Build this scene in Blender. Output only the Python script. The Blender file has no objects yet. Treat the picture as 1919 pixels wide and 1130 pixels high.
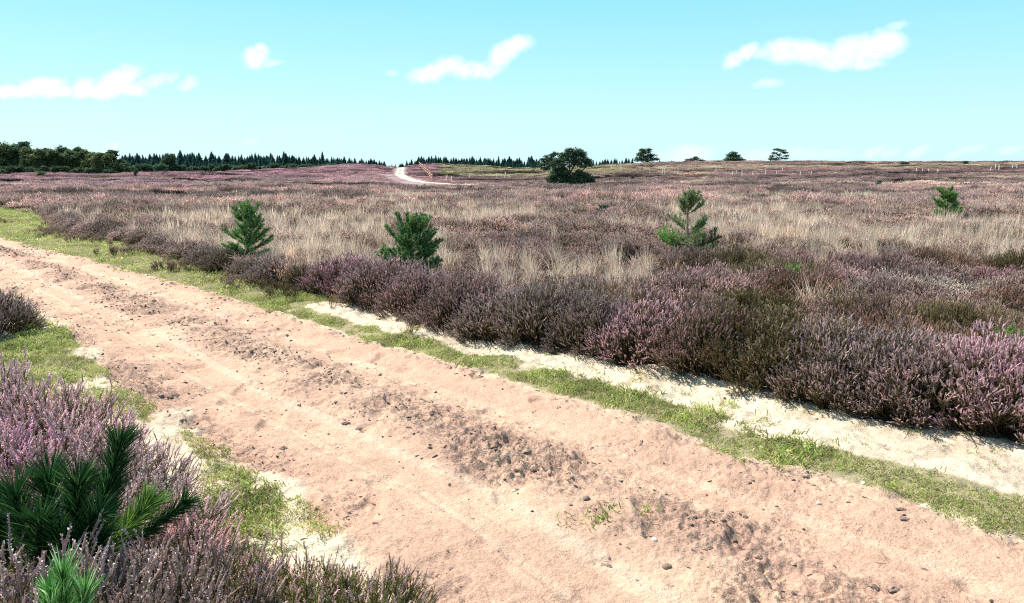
import bpy, math, random
import numpy as np
from mathutils import Vector
random.seed(7)
RNG = np.random.default_rng(11)
SC = bpy.context.scene
COL = SC.collection
R = math.radians

# ------------------------------------------------------------------ camera
PW, PH, FPX = 1919.0, 1130.0, 1478.0          # photograph size and focal length in its pixels
HOR = 312.0
PITCH = math.atan((PH / 2 - HOR) / FPX)
CAMH = 1.65
cam_d = bpy.data.cameras.new('camera')
cam = bpy.data.objects.new('camera', cam_d)
COL.objects.link(cam)
cam.location = (0, 0, CAMH)
cam.rotation_euler = (math.pi / 2 - PITCH, 0, 0)
cam_d.sensor_width = 36.0
cam_d.lens = 36.0 * FPX / PW
cam_d.clip_end = 20000
cam_d.clip_start = 0.05
SC.camera = cam

# ------------------------------------------------------------------ sky, sun, exposure
SUN_DIR = Vector((-0.82, 0.54, 0.0)).normalized()
SUN_EL = R(50)
SKY_STRENGTH = 0.12
SUN_STRENGTH = 4.6
SC.view_settings.view_transform = 'Standard'
SC.view_settings.look = 'None'
SC.view_settings.gamma = 1.0
SC.view_settings.exposure = 0.76
SC.cycles.use_denoising = False
SC.cycles.max_bounces = 5
SC.cycles.diffuse_bounces = 3
SC.cycles.glossy_bounces = 1
SC.cycles.transmission_bounces = 3
SC.cycles.transparent_max_bounces = 4
SC.cycles.filter_width = 1.15
SC.cycles.sample_clamp_indirect = 4.0


def ray(px, py):
    """world direction through a pixel of the photograph, scaled to unit Y"""
    xc = (px - PW / 2) / FPX
    yc = -(py - PH / 2) / FPX
    c, s = math.cos(PITCH), math.sin(PITCH)
    d = (xc, c + yc * s, -s + yc * c)
    return d[0] / d[1], d[2] / d[1]


def at_z(px, py, z=0.0):
    u, v = ray(px, py)
    Y = (z - CAMH) / v
    return u * Y, Y


def at_y(px, py, Y):
    u, v = ray(px, py)
    return Vector((u * Y, Y, CAMH + v * Y))


world = bpy.data.worlds.new('World')
SC.world = world
world.use_nodes = True
wt = world.node_tree
wt.nodes.clear()
WN = wt.nodes.new


def L(tree, a, b):
    tree.links.new(a, b)


w_out = WN('ShaderNodeOutputWorld')
w_bg = WN('ShaderNodeBackground')
w_bg.inputs['Strength'].default_value = SKY_STRENGTH
sky = WN('ShaderNodeTexSky')
sky.sky_type = 'NISHITA'
sky.sun_disc = False
sky.sun_elevation = SUN_EL
sky.sun_rotation = math.atan2(SUN_DIR.x, SUN_DIR.y)
sky.air_density = 1.0
sky.dust_density = 0.6
sky.ozone_density = 1.2
# the summer haze of the photograph's sky: pale cyan low down, deeper blue overhead, over the physical sky
skc = WN('ShaderNodeTexCoord'); sks = WN('ShaderNodeSeparateXYZ'); L(wt, skc.outputs['Generated'], sks.inputs[0])
ramp = WN('ShaderNodeValToRGB'); L(wt, sks.outputs['Z'], ramp.inputs[0])
stops = [(0.0, (.63, .955, 1.03)), (.06, (.575, .94, 1.03)), (.12, (.44, .90, 1.03)), (.20, (.29, .80, 1.02)), (.5, (.21, .44, .64)), (1.0, (.15, .28, .44))]
el_ = ramp.color_ramp.elements
while len(el_) < len(stops): el_.new(.5)
for e_, (p_, c_) in zip(el_, stops):
    e_.position = p_; e_.color = (c_[0], c_[1], c_[2], 1)
sgain = WN('ShaderNodeVectorMath'); sgain.operation = 'SCALE'; sgain.inputs['Scale'].default_value = 5.1
L(wt, ramp.outputs[0], sgain.inputs[0])
tintn = WN('ShaderNodeMix'); tintn.data_type = 'RGBA'
tintn.inputs['Factor'].default_value = .88
L(wt, sky.outputs['Color'], tintn.inputs['A']); L(wt, sgain.outputs[0], tintn.inputs['B'])
# small fair-weather clouds, laid out by direction in the sky: (px, py, half width, half height, tilt, weight)
CLOUDS = [(20, 172, 60, 13, 2, 1), (78, 162, 44, 17, 5, 1), (105, 172, 40, 12, 0, .9), (155, 166, 26, 18, 20, 1), (185, 172, 50, 13, 0, 1),
          (222, 150, 46, 19, 24, 1), (238, 132, 13, 15, 35, .8), (243, 168, 34, 13, 0, .9), (290, 152, 34, 12, 20, .55), (322, 145, 15, 9, 25, .5), (352, 158, 19, 11, 20, .55),
          (478, 108, 26, 19, 15, 1), (490, 96, 17, 13, 0, .9), (508, 120, 22, 7, 5, .5),
          (806, 137, 40, 17, 12, 1), (840, 123, 30, 15, 10, 1), (880, 132, 48, 15, 3, .85), (920, 132, 26, 13, 20, .75), (938, 104, 24, 19, 50, 1),
          (965, 86, 33, 16, 18, 1), (955, 95, 25, 16, 20, .9), (735, 138, 12, 7, 0, .4),
          (1375, 112, 22, 14, 35, .9), (1400, 98, 22, 14, 25, 1), (1428, 101, 22, 10, 5, .6), (1478, 95, 50, 22, 2, 1), (1515, 98, 52, 22, -8, 1), (1570, 112, 48, 18, 2, .9),
          (1605, 92, 50, 26, 8, 1), (1640, 88, 48, 24, 15, 1), (1662, 80, 36, 26, 5, 1), (1610, 118, 46, 13, 3, .8), (1680, 47, 22, 9, 12, .5), (1440, 155, 30, 9, 5, .45),
          (1292, 290, 46, 19, 5, .85), (1232, 297, 20, 12, 0, .5), (1420, 292, 40, 13, 5, .6), (1500, 288, 60, 11, 0, .45), (1560, 290, 45, 9, 0, .4), (1636, 284, 26, 9, 12, .6), (1668, 287, 20, 8, 10, .5),
          (1720, 285, 26, 8, 22, .6), (1800, 285, 30, 7, 20, .5), (1825, 280, 22, 7, 15, .45), (1893, 280, 24, 8, 8, .5), (212, 272, 15, 9, 10, .5), (470, 266, 16, 8, 10, .25)]
geo = WN('ShaderNodeTexCoord')
sep = WN('ShaderNodeSeparateXYZ'); L(wt, geo.outputs['Generated'], sep.inputs[0])
ymax = WN('ShaderNodeMath'); ymax.operation = 'MAXIMUM'; ymax.inputs[1].default_value = 0.02
L(wt, sep.outputs['Y'], ymax.inputs[0])
du = WN('ShaderNodeMath'); du.operation = 'DIVIDE'; L(wt, sep.outputs['X'], du.inputs[0]); L(wt, ymax.outputs[0], du.inputs[1])
dv = WN('ShaderNodeMath'); dv.operation = 'DIVIDE'; L(wt, sep.outputs['Z'], dv.inputs[0]); L(wt, ymax.outputs[0], dv.inputs[1])
cmb = WN('ShaderNodeCombineXYZ'); L(wt, du.outputs[0], cmb.inputs[0]); L(wt, dv.outputs[0], cmb.inputs[1])
wn = WN('ShaderNodeTexNoise'); wn.inputs['Scale'].default_value = 45; wn.inputs['Detail'].default_value = 5; wn.inputs['Roughness'].default_value = .6
L(wt, cmb.outputs[0], wn.inputs['Vector'])
wsub = WN('ShaderNodeVectorMath'); wsub.operation = 'SUBTRACT'; wsub.inputs[1].default_value = (.5, .5, .5); L(wt, wn.outputs['Color'], wsub.inputs[0])
wscl = WN('ShaderNodeVectorMath'); wscl.operation = 'SCALE'; wscl.inputs['Scale'].default_value = 0.013; L(wt, wsub.outputs[0], wscl.inputs[0])
wadd = WN('ShaderNodeVectorMath'); wadd.operation = 'ADD'; L(wt, cmb.outputs[0], wadd.inputs[0]); L(wt, wscl.outputs[0], wadd.inputs[1])
wflat = WN('ShaderNodeVectorMath'); wflat.operation = 'MULTIPLY'; wflat.inputs[1].default_value = (1, 1, 0); L(wt, wadd.outputs[0], wflat.inputs[0])
acc = None
for (cx, cy, hw, hh, tilt, wgt) in CLOUDS:
    u0, v0 = ray(cx, cy)
    mp = WN('ShaderNodeMapping'); mp.vector_type = 'TEXTURE'
    mp.inputs['Location'].default_value = (u0, v0, 0)
    mp.inputs['Rotation'].default_value = (0, 0, R(tilt))
    mp.inputs['Scale'].default_value = (hw / FPX * 1.16, hh / FPX * 1.12, 1)
    L(wt, wflat.outputs[0], mp.inputs['Vector'])
    ln = WN('ShaderNodeVectorMath'); ln.operation = 'LENGTH'; L(wt, mp.outputs[0], ln.inputs[0])
    mr = WN('ShaderNodeMapRange'); mr.interpolation_type = 'SMOOTHSTEP'
    mr.inputs['From Min'].default_value = 1.15; mr.inputs['From Max'].default_value = 0.35
    mr.inputs['To Min'].default_value = 0.0; mr.inputs['To Max'].default_value = wgt * (.62 if cy > 260 else 1.0)
    L(wt, ln.outputs['Value'], mr.inputs['Value'])
    if acc is None:
        acc = mr.outputs[0]
    else:
        mx = WN('ShaderNodeMath'); mx.operation = 'MAXIMUM'; L(wt, acc, mx.inputs[0]); L(wt, mr.outputs[0], mx.inputs[1]); acc = mx.outputs[0]
cn = WN('ShaderNodeTexNoise'); cn.inputs['Scale'].default_value = 90; cn.inputs['Detail'].default_value = 4
L(wt, cmb.outputs[0], cn.inputs['Vector'])
cmr = WN('ShaderNodeMapRange'); cmr.inputs['From Min'].default_value = .3; cmr.inputs['From Max'].default_value = .7; cmr.inputs['To Min'].default_value = .55; cmr.inputs['To Max'].default_value = 1.0
L(wt, cn.outputs[0], cmr.inputs['Value'])
cmul = WN('ShaderNodeMath'); cmul.operation = 'MULTIPLY'; L(wt, acc, cmul.inputs[0]); L(wt, cmr.outputs[0], cmul.inputs[1])
yok = WN('ShaderNodeMath'); yok.operation = 'GREATER_THAN'; yok.inputs[1].default_value = 0.1; L(wt, sep.outputs['Y'], yok.inputs[0])
cm2 = WN('ShaderNodeMath'); cm2.operation = 'MULTIPLY'; L(wt, cmul.outputs[0], cm2.inputs[0]); L(wt, yok.outputs[0], cm2.inputs[1])
wmix = WN('ShaderNodeMix'); wmix.data_type = 'RGBA'
L(wt, cm2.outputs[0], wmix.inputs['Factor']); L(wt, tintn.outputs['Result'], wmix.inputs['A'])
wmix.inputs['B'].default_value = (5.9, 6.0, 6.1, 1)
L(wt, wmix.outputs['Result'], w_bg.inputs['Color'])
L(wt, w_bg.outputs[0], w_out.inputs['Surface'])

sun_d = bpy.data.lights.new('sun', 'SUN')
sun_d.energy = SUN_STRENGTH
sun_d.angle = R(0.5)
sun_d.color = (1.0, 0.93, 0.82)
sun = bpy.data.objects.new('sun', sun_d)
COL.objects.link(sun)
sd = Vector((SUN_DIR.x * math.cos(SUN_EL), SUN_DIR.y * math.cos(SUN_EL), math.sin(SUN_EL)))
sun.rotation_euler = sd.to_track_quat('Z', 'Y').to_euler()

# ------------------------------------------------------------------ noise
def _h(ix, iy, seed):
    n = (ix.astype(np.int64) * 374761393 + iy.astype(np.int64) * 668265263 + seed * 1442695041) & 0xFFFFFFFF
    n = ((n ^ (n >> 13)) * 1274126177) & 0xFFFFFFFF
    n = n ^ (n >> 16)
    return (n & 0xFFFFFF) / float(0xFFFFFF)


def vnoise(x, y, seed=0):
    x = np.asarray(x, float); y = np.asarray(y, float)
    ix = np.floor(x); iy = np.floor(y)
    fx = x - ix; fy = y - iy
    fx = fx * fx * fx * (fx * (fx * 6 - 15) + 10); fy = fy * fy * fy * (fy * (fy * 6 - 15) + 10)
    a = _h(ix, iy, seed); b = _h(ix + 1, iy, seed); c = _h(ix, iy + 1, seed); d = _h(ix + 1, iy + 1, seed)
    return (a * (1 - fx) + b * fx) * (1 - fy) + (c * (1 - fx) + d * fx) * fy


def fbm(x, y, seed=0, octv=4, gain=.5):
    s = 0; a = 1; t = 0
    for o in range(octv):
        s = s + a * vnoise(x * 2 ** o + 17.3 * o, y * 2 ** o - 9.1 * o, seed + o)
        t += a; a *= gain
    return s / t


def sstep(a, b, x):
    t = np.clip((x - a) / (b - a), 0, 1)
    return t * t * (3 - 2 * t)


# ------------------------------------------------------------------ terrain height
CP = math.cos(PITCH)
TPX = np.array([-700, 0, 240, 350, 480, 560, 640, 700, 725, 745, 770, 790, 850, 900, 1000, 1065, 1120, 1200, 1300, 1500, 1600, 1919, 2700], float)
def row(d):
    k = sorted(d)
    return np.interp(TPX, k, [d[i] for i in k])
TROWS = [(24, None, 0.0), (45, None, -.12),
         (105, row({0: 349, 745: 351, 900: 352, 1065: 350, 1919: 347}), None),
         (140, row({0: 338, 350: 337, 560: 335, 700: 335, 745: 341, 800: 345, 900: 345, 1065: 341, 1200: 336, 1919: 331}), None),
         (170, row({0: 332, 350: 330, 480: 327, 560: 322, 640: 317, 700: 316, 745: 329, 790: 333, 900: 334, 1065: 330, 1200: 325, 1500: 322, 1919: 318}), None),
         (200, row({0: 327, 240: 327, 350: 326, 480: 323, 560: 317.5, 640: 312, 700: 310.5, 745: 321, 790: 319, 900: 321, 1000: 324, 1065: 322, 1200: 317, 1300: 314, 1600: 312, 1919: 308}), None),
         (240, row({0: 325.5, 350: 325.5, 480: 323, 560: 318, 640: 312.5, 700: 311.5, 725: 314, 745: 315, 760: 314, 790: 309, 850: 309.5, 900: 312, 1000: 318, 1065: 316.5, 1120: 313, 1200: 308.5, 1300: 306, 1500: 305, 1600: 306, 1919: 305}), None),
         (285, row({0: 326, 480: 325, 700: 320, 745: 322, 790: 314, 900: 316, 1000: 320, 1120: 313, 1200: 307.5, 1300: 304.5, 1500: 303, 1600: 305, 1919: 303.5}), None),
         (350, row({0: 327, 790: 325, 1120: 322, 1300: 317, 1919: 314}), None),
         (450, None, -3.2), (3200, None, -5)]
def _kz(py, Y):
    py = np.asarray(py, float)
    return CAMH - Y * np.tan(PITCH + np.arctan((py - PH / 2) / FPX))
_TY = np.array([r_[0] for r_ in TROWS], float)
_TZ = np.array([(np.full(len(TPX), z) if py is None else _kz(py, Y)) for Y, py, z in TROWS])
_TT = (TPX - PW / 2) * CP / FPX
GU = np.linspace(_TT[0], _TT[-1], 420)
GL = np.linspace(math.log(20), math.log(3200), 320)
_tmp = np.array([np.interp(GU, _TT, z) for z in _TZ])
_grid = np.array([np.interp(np.exp(GL), _TY, _tmp[:, i]) for i in range(len(GU))])       # [u, l]
for _ in range(3):
    for ax, n in ((0, 5), (1, 5)):
        k = np.ones(n) / n
        p = np.pad(_grid, [(n // 2, n // 2) if a_ == ax else (0, 0) for a_ in (0, 1)], mode='edge')
        _grid = np.apply_along_axis(lambda m: np.convolve(m, k, 'valid'), ax, p)


def hbase(x, y):
    x = np.asarray(x, float); y = np.asarray(y, float)
    Y = np.maximum(y, 20.0)
    u = np.clip(x / Y, GU[0], GU[-1] - 1e-6); l = np.clip(np.log(Y), GL[0], GL[-1] - 1e-6)
    fu = (u - GU[0]) / (GU[1] - GU[0]); fl = (l - GL[0]) / (GL[1] - GL[0])
    iu = np.minimum(fu.astype(int), len(GU) - 2); il = np.minimum(fl.astype(int), len(GL) - 2)
    fu = fu - iu; fl = fl - il
    g = _grid
    z = (g[iu, il] * (1 - fu) + g[iu + 1, il] * fu) * (1 - fl) + (g[iu, il + 1] * (1 - fu) + g[iu + 1, il + 1] * fu) * fl
    z = z + (fbm(x * .045, y * .045, 5, 3) - .5) * .5 * sstep(30, 90, y) * (1 - sstep(300, 420, y))
    return z


def on_ground(px, py, zoff=0.0, y0=2.0, y1=2500.0):
    """world point where the line through a pixel meets the terrain raised by zoff"""
    u, v = ray(px, py)
    Y = np.geomspace(y0, y1, 6000)
    d = CAMH + v * Y - hbase(u * Y, Y) - zoff
    i = np.argmax(d < 0)
    if d[i] >= 0:
        i = len(Y) - 1
    return float(u * Y[i]), float(Y[i])


# ------------------------------------------------------------------ the sandy track: edge curves X(Y)
def curve(pts):
    w = sorted([at_z(px, py) for px, py in pts], key=lambda q: q[1])
    ys = np.array([q[1] for q in w]); xs = np.array([q[0] for q in w])
    s0 = (xs[2] - xs[0]) / (ys[2] - ys[0]); s1 = (xs[-1] - xs[-3]) / (ys[-1] - ys[-3])
    ys = np.concatenate([[ys[0] - 30], ys, [ys[-1] + 80]]); xs = np.concatenate([[xs[0] - 30 * s0], xs, [xs[-1] + 80 * s1]])
    return lambda y: np.interp(y, ys, xs)
X_R1 = curve([(0, 446), (120, 474), (250, 508), (480, 570), (700, 640), (950, 712), (1230, 795), (1440, 868), (1700, 932), (1919, 1000)])
X_R2 = curve([(0, 402), (110, 436), (250, 468), (390, 522), (490, 556), (700, 618), (900, 668), (1230, 752), (1440, 828), (1700, 886), (1919, 945)])
X_R3 = curve([(0, 392), (70, 405), (110, 438), (250, 470), (390, 520), (490, 552), (600, 562), (750, 600), (860, 640), (940, 648), (1150, 690), (1230, 694), (1400, 735), (1500, 760), (1650, 800), (1919, 852)])
X_C = curve([(0, 468), (100, 500), (350, 600), (600, 700), (870, 805), (1100, 900), (1300, 985), (1500, 1080)])
X_L1 = curve([(0, 540), (130, 615), (200, 680), (250, 722), (330, 772), (430, 835), (600, 912), (650, 965), (780, 1090)])


def track_t(x, y):
    r1, c, l1 = X_R1(y), X_C(y), X_L1(y)
    return np.where(x > c, .5 * (r1 - x) / np.maximum(r1 - c, .05), .5 + .5 * (c - x) / np.maximum(c - l1, .05))


def inpoly(x, y, poly):
    inside = np.zeros(np.shape(x), bool)
    n = len(poly)
    for i in range(n):
        x0, y0 = poly[i]; x1, y1 = poly[(i + 1) % n]
        c = ((y0 > y) != (y1 > y)) & (x < (x1 - x0) * (y - y0) / (y1 - y0 + 1e-12) + x0)
        inside ^= c
    return inside
LEFT_HEATH = [(-12, 5.4), (-3.7, 5.1), (-2.75, 4.6), (-2.4, 4.15), (-1.95, 3.6), (-1.6, 3.1), (-1.32, 2.75), (-.85, 2.5), (-.5, 2.35), (-.4, 1.9), (-.6, .9), (-12, .5)]
LEFT_MOUND = [(-12, 7.0), (-5.9, 7.0), (-5.3, 7.2), (-5.3, 7.9), (-6.2, 9.0), (-8.2, 11.0), (-13, 14.5), (-22, 22), (-30, 20)]
GRASS_A = [at_z(*p) for p in ((-400, 660), (0, 650), (40, 560), (100, 590), (150, 640), (205, 700), (245, 728), (230, 800), (-400, 800))]
GRASS_B = [at_z(*p) for p in ((330, 800), (385, 822), (425, 850), (470, 900), (560, 930), (612, 965), (590, 1005), (440, 1040), (380, 960))]

PATH_PX = [(752, 314.5), (750, 319), (749, 326), (752, 332), (760, 338), (778, 343), (805, 347), (840, 350), (872, 352)]
PATH_W = []
for _px, _py in PATH_PX:
    PATH_W.append(on_ground(_px, _py, 0.0, 60))
PATH_W[0] = (ray(753, 314)[0] * 256, 256.0)
PATH_W.insert(0, (ray(752, 314)[0] * 290, 290.0))
print('path', [(round(a, 1), round(b, 1)) for a, b in PATH_W])


def path_dist(x, y):
    d = np.full(np.shape(x), 1e9)
    for (x0, y0), (x1, y1) in zip(PATH_W[:-1], PATH_W[1:]):
        vx, vy = x1 - x0, y1 - y0
        t = np.clip(((x - x0) * vx + (y - y0) * vy) / (vx * vx + vy * vy), 0, 1)
        d = np.minimum(d, np.hypot(x - x0 - t * vx, y - y0 - t * vy))
    return d


def near_relief(x, y):
    """ruts, prints and crumbled soil of the track and its verges"""
    t = track_t(x, y)
    ontrack = sstep(-.12, .02, t) * (1 - sstep(1.0, 1.12, t))
    w = fbm(x * 1.1, y * 1.1, 21, 3)
    rough = np.exp(-((t - .5 + (w - .5) * .16) / .14) ** 2) * .95 + .6 * np.exp(-((t - 1.0) / .08) ** 2) + .38 * np.exp(-((t - .03) / .06) ** 2) + .35 * sstep(.56, .68, fbm(x * .9, y * .7, 25, 3))
    rough = rough * (.35 + .65 * sstep(.36, .58, fbm(x * 1.6 + 3, y * 1.6, 23, 3) + .10)) + .08
    z = -.035 * np.exp(-((t - .26) / .12) ** 2) - .045 * np.exp(-((t - .76) / .12) ** 2) * ontrack
    z = z * ontrack + (fbm(x * .8, y * .8, 30, 3) - .5) * .05
    z += rough * ontrack * ((fbm(x * 9, y * 9, 31, 4, .6) - .5) * .085 + (fbm(x * 34, y * 34, 36, 2) - .5) * .034)
    for tc, am in ((.205, .6), (.235, .8), (.30, .7), (.335, .5), (.685, .9), (.715, 1.0), (.80, .8), (.835, .6)):
        wv = tc + (fbm(y * .35, tc * 40 + y * 0, 45, 2) - .5) * .03
        e_ = (t - wv) / .0085
        z += am * ontrack * sstep(.3, .55, fbm(y * .6 + tc * 31, x * .3, 46, 2)) * (.011 * np.exp(-e_ ** 2) - .008 * np.exp(-(np.abs(e_) - 2.2) ** 2))
    pits = fbm(x * 4.4 + 5, y * 4.4, 33, 2)
    z -= .022 * sstep(.6, .78, pits) * (ontrack * .9 + .3)
    z += (fbm(t * 55, y * .55, 34, 2) - .5) * .011 * ontrack * (1 - np.clip(rough, 0, 1))
    z += (fbm(x * 16, y * 16, 35, 3) - .5) * .012
    dune = sstep(-.02, -.22, t) * (1 - ontrack) * (x > X_R1(y))
    z += dune * ((fbm(x * 3.2, y * 3.2, 37, 3) - .5) * .09 + (fbm(x * 12, y * 12, 38, 3) - .5) * .03 + .03)
    left = (t > 1.0)
    z += left * ((fbm(x * 4, y * 4, 39, 3) - .5) * .06 + (fbm(x * 13, y * 13, 40, 3) - .5) * .025)
    return z * (1 - sstep(26, 40, np.hypot(x, y))), t, rough * ontrack


# soil colour palette (linear albedo)
PINK = np.array((.68, .43, .31)); CREAM = np.array((.76, .64, .48)); BROWN = np.array((.25, .165, .135)); SOIL = np.array((.085, .062, .048)); TURF = np.array((.30, .26, .14))


def lerp(a, b, t):
    t = np.asarray(t)[..., None]
    return a * (1 - t) + b * t


def heath_tint(x, y):
    """flower colour of the heath at a place"""
    x = np.asarray(x, float); y = np.asarray(y, float)
    r = np.hypot(x, y)
    mauve = np.array((.51, .365, .375)); purple = np.array((.48, .27, .355)); pinkb = np.array((.47, .33, .275)); rust = np.array((.34, .185, .115)); olive = np.array((.23, .20, .065)); pale = np.array((.80, .74, .68)); hill = np.array((.41, .25, .295))
    c = lerp(mauve, pinkb, sstep(.42, .62, fbm(x * .55, y * .42, 50, 3)) * .8)
    c = lerp(c, purple, sstep(.54, .68, fbm(x * .8, y * .6, 53, 3)) * .85)
    c = lerp(c, rust, sstep(.58, .70, fbm(x * .9, y * .8, 56, 3)) * .8)
    c = lerp(c, olive, sstep(.60, .70, fbm(x * 1.1, y * .9, 59, 3)) * .85)
    # pinkish brown in the middle ground, rose purple on the hill, olive field behind the fence
    c = lerp(c, np.array((.54, .37, .33)), sstep(8, 18, y) * .6)
    c = lerp(c, np.array((.46, .31, .295)), sstep(26, 45, y) * .7)
    c = lerp(c, pale, sstep(.93, .4, np.hypot((x - 5.2) / 1.5, (y - 9.4) / .7)) * .9)
    u = x / np.maximum(y, 1)
    far = sstep(55, 100, y)
    dk = np.array((.30, .205, .18))
    cf = lerp(hill, dk, sstep(.45, .62, fbm(x * .06, y * .05, 62, 4)) * .75)
    cf = lerp(cf, dk, sstep(-.02, .12, u) * .55)
    cf = lerp(cf, hill * 1.08, sstep(-.02, -.12, u) * (1 - sstep(-.36, -.46, u)) * sstep(135, 165, y) * .9)
    cf = lerp(cf, np.array((.52, .42, .30)), sstep(.60, .70, fbm(x * .03, y * .09, 65, 4)) * .7 * (1 - sstep(-.06, -.09, u) * sstep(110, 135, y)))
    field = sstep(-.098, -.085, u) * (1 - sstep(.10, .2, u)) * sstep(165, 180, y)
    cf = lerp(cf, np.array((.37, .345, .20)) * (0.8 + .4 * fbm(x * .1, y * .1, 77, 3)[..., None]), field * .95)
    rb = sstep(.14, .2, u) * sstep(176, 190, y) * (1 - sstep(205, 222, y))
    cf = lerp(cf, np.array((.40, .35, .24)), rb * .7)
    c = lerp(c, cf, far)
    st = fbm(x * .05 + 4, y * .19, 68, 4)
    c = c * (1 + (sstep(25, 50, y) * (np.minimum(st - .5, .06) * 3.0))[..., None])
    g_ = c @ np.array((.35, .5, .15))
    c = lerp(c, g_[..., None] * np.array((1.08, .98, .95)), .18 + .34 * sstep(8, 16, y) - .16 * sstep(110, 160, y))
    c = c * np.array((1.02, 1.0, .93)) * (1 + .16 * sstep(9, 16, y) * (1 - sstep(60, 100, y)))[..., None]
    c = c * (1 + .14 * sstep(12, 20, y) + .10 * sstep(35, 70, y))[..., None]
    c = c / np.maximum(1, c.max(-1, keepdims=True) / .66)
    return np.clip(c, .02, .9)


def straw_density(x, y):
    """how much dry grass grows among the heather"""
    x = np.asarray(x, float); y = np.asarray(y, float)
    u = x / np.maximum(y, 1)
    n = fbm(x * .28 + 9, y * .28, 70, 4)
    band = sstep(8.6, 11.5, y + (n - .5) * 3) * (1 - sstep(20, 34, y))
    d = band * sstep(.34, .60, n + .10 * sstep(.2, .3, u))
    lf = sstep(-.47, -.40, u) * (1 - sstep(-.17, -.10, u)) * sstep(10.5, 12.5, y) * (1 - sstep(19, 24, y))
    d = np.maximum(d, lf * .8)
    rg = sstep(.12, .24, u) * sstep(11, 14.5, y) * (1 - sstep(24, 33, y))
    d = np.maximum(d, rg * .75 * sstep(.3, .55, n + .1))
    d = d + .24 * sstep(6.5, 9, y) * (1 - sstep(35, 60, y)) * sstep(.4, .6, n)
    farn = fbm(x * .05, y * .11, 74, 4) - .3 * sstep(-.06, -.09, u) * sstep(110, 135, y)
    d = d + .55 * sstep(30, 45, y) * sstep(.52, .64, farn) * (1 - sstep(200, 280, y))
    return np.clip(d, 0, 1)


def ground_color(x, y):
    rel, t, rough = near_relief(x, y)
    n1 = fbm(x * 3, y * 3, 80, 4); n2 = fbm(x * 17, y * 17, 84, 3); w = (fbm(x * 2.3, y * 2.3, 88, 3) - .5)
    ontrack = sstep(-.03, .03, t + w * .10) * (1 - sstep(.98, 1.05, t + w * .16))
    heath = sstep(30, 60, y)
    c = np.broadcast_to(CREAM, x.shape + (3,)).copy()
    c = lerp(c, BROWN * 1.6, sstep(.55, .7, n1) * .35)
    right = x > X_R1(y)
    heather_r = sstep(-.05, .18, x - X_R3(y)) * right
    # moss and litter right under the heather
    c = lerp(c, SOIL * 1.6, heather_r)
    g = right * sstep(-.02, .05, x - X_R1(y) - w * .25) * sstep(.06, -.02, x - X_R2(y) - w * .25)
    c = lerp(c, TURF * (.8 + .5 * n2[..., None]), g * sstep(.25, .45, n1 + .16) * .85)
    c = lerp(c, TURF * (.75 + .5 * n2[..., None]), right * (y > 9.3 + w) * (1 - heather_r) * sstep(-.02, .05, x - X_R1(y) - w * .25))
    ga = inpoly(x + w * .5, y + w * .5, GRASS_A) | inpoly(x + w * .4, y - w * .4, GRASS_B)
    c = lerp(c, TURF * 1.25, ga * (t > 1.02) * sstep(.4, .6, n1 + .05 + .15 * (n2 - .5)) * .75)
    lh = inpoly(x, y, LEFT_HEATH) | inpoly(x, y, LEFT_MOUND) | ((t > 1.0) & (y > 20)) | (t > 6)
    c = lerp(c, SOIL * 1.6, lh * 1.0)
    tr = lerp(PINK, CREAM * np.array((1.0, .90, .84)), sstep(.45, .65, fbm(t * 7, y * .5, 90, 3)) * .35)
    tr = lerp(tr, PINK * .86, sstep(.5, .66, n1) * .6)
    tr = lerp(tr, np.array((.76, .58, .44)), np.exp(-((t - .70) / .022) ** 2) * .6 + np.exp(-((t - .25) / .03) ** 2) * .4 + np.exp(-((t - .82) / .014) ** 2) * .35)
    tr = lerp(tr, BROWN * 1.7, np.clip(rough * 1.3, 0, 1) * sstep(.36, .56, n2 * .5 + n1 * .5 + .03) * .45)
    tr = lerp(tr, BROWN * .95, np.clip(rough * 1.3, 0, 1) * sstep(.52, .64, fbm(x * 26, y * 26, 95, 3)) * .35)
    c = lerp(c, tr, ontrack)
    # beyond the near ground
    far = lerp(SOIL * 2.0, heath_tint(x, y) * .62, sstep(25, 90, y))
    far = lerp(far, np.array((.36, .30, .20)), straw_density(x, y) * .5 * sstep(25, 60, y))
    c = lerp(c, far, np.maximum(heather_r, lh) * sstep(18, 40, y))
    c = lerp(c, np.array((.09, .085, .05)), sstep(330, 420, y))
    pd = path_dist(x, y)
    pm = 1 - sstep(-.2, .2, pd + (fbm(x * .5, y * .5, 99, 3) - .5) * .8 - np.where(y > 170, .95, 1.15))
    mid = np.exp(-((pd) / .28) ** 2) * sstep(.45, .6, fbm(x * .12, y * .12, 97, 2)) * (y > 170)
    c = lerp(c, lerp(np.array((.72, .62, .50)), SOIL * 2.5, mid), pm * (y > 80))
    return c, rel, t, pd


# ------------------------------------------------------------------ helpers
def tag(o, label=None, cat=None, group=None, kind=None):
    if label: o['label'] = label
    if cat: o['category'] = cat
    if group: o['group'] = group
    if kind: o['kind'] = kind
    return o


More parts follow.
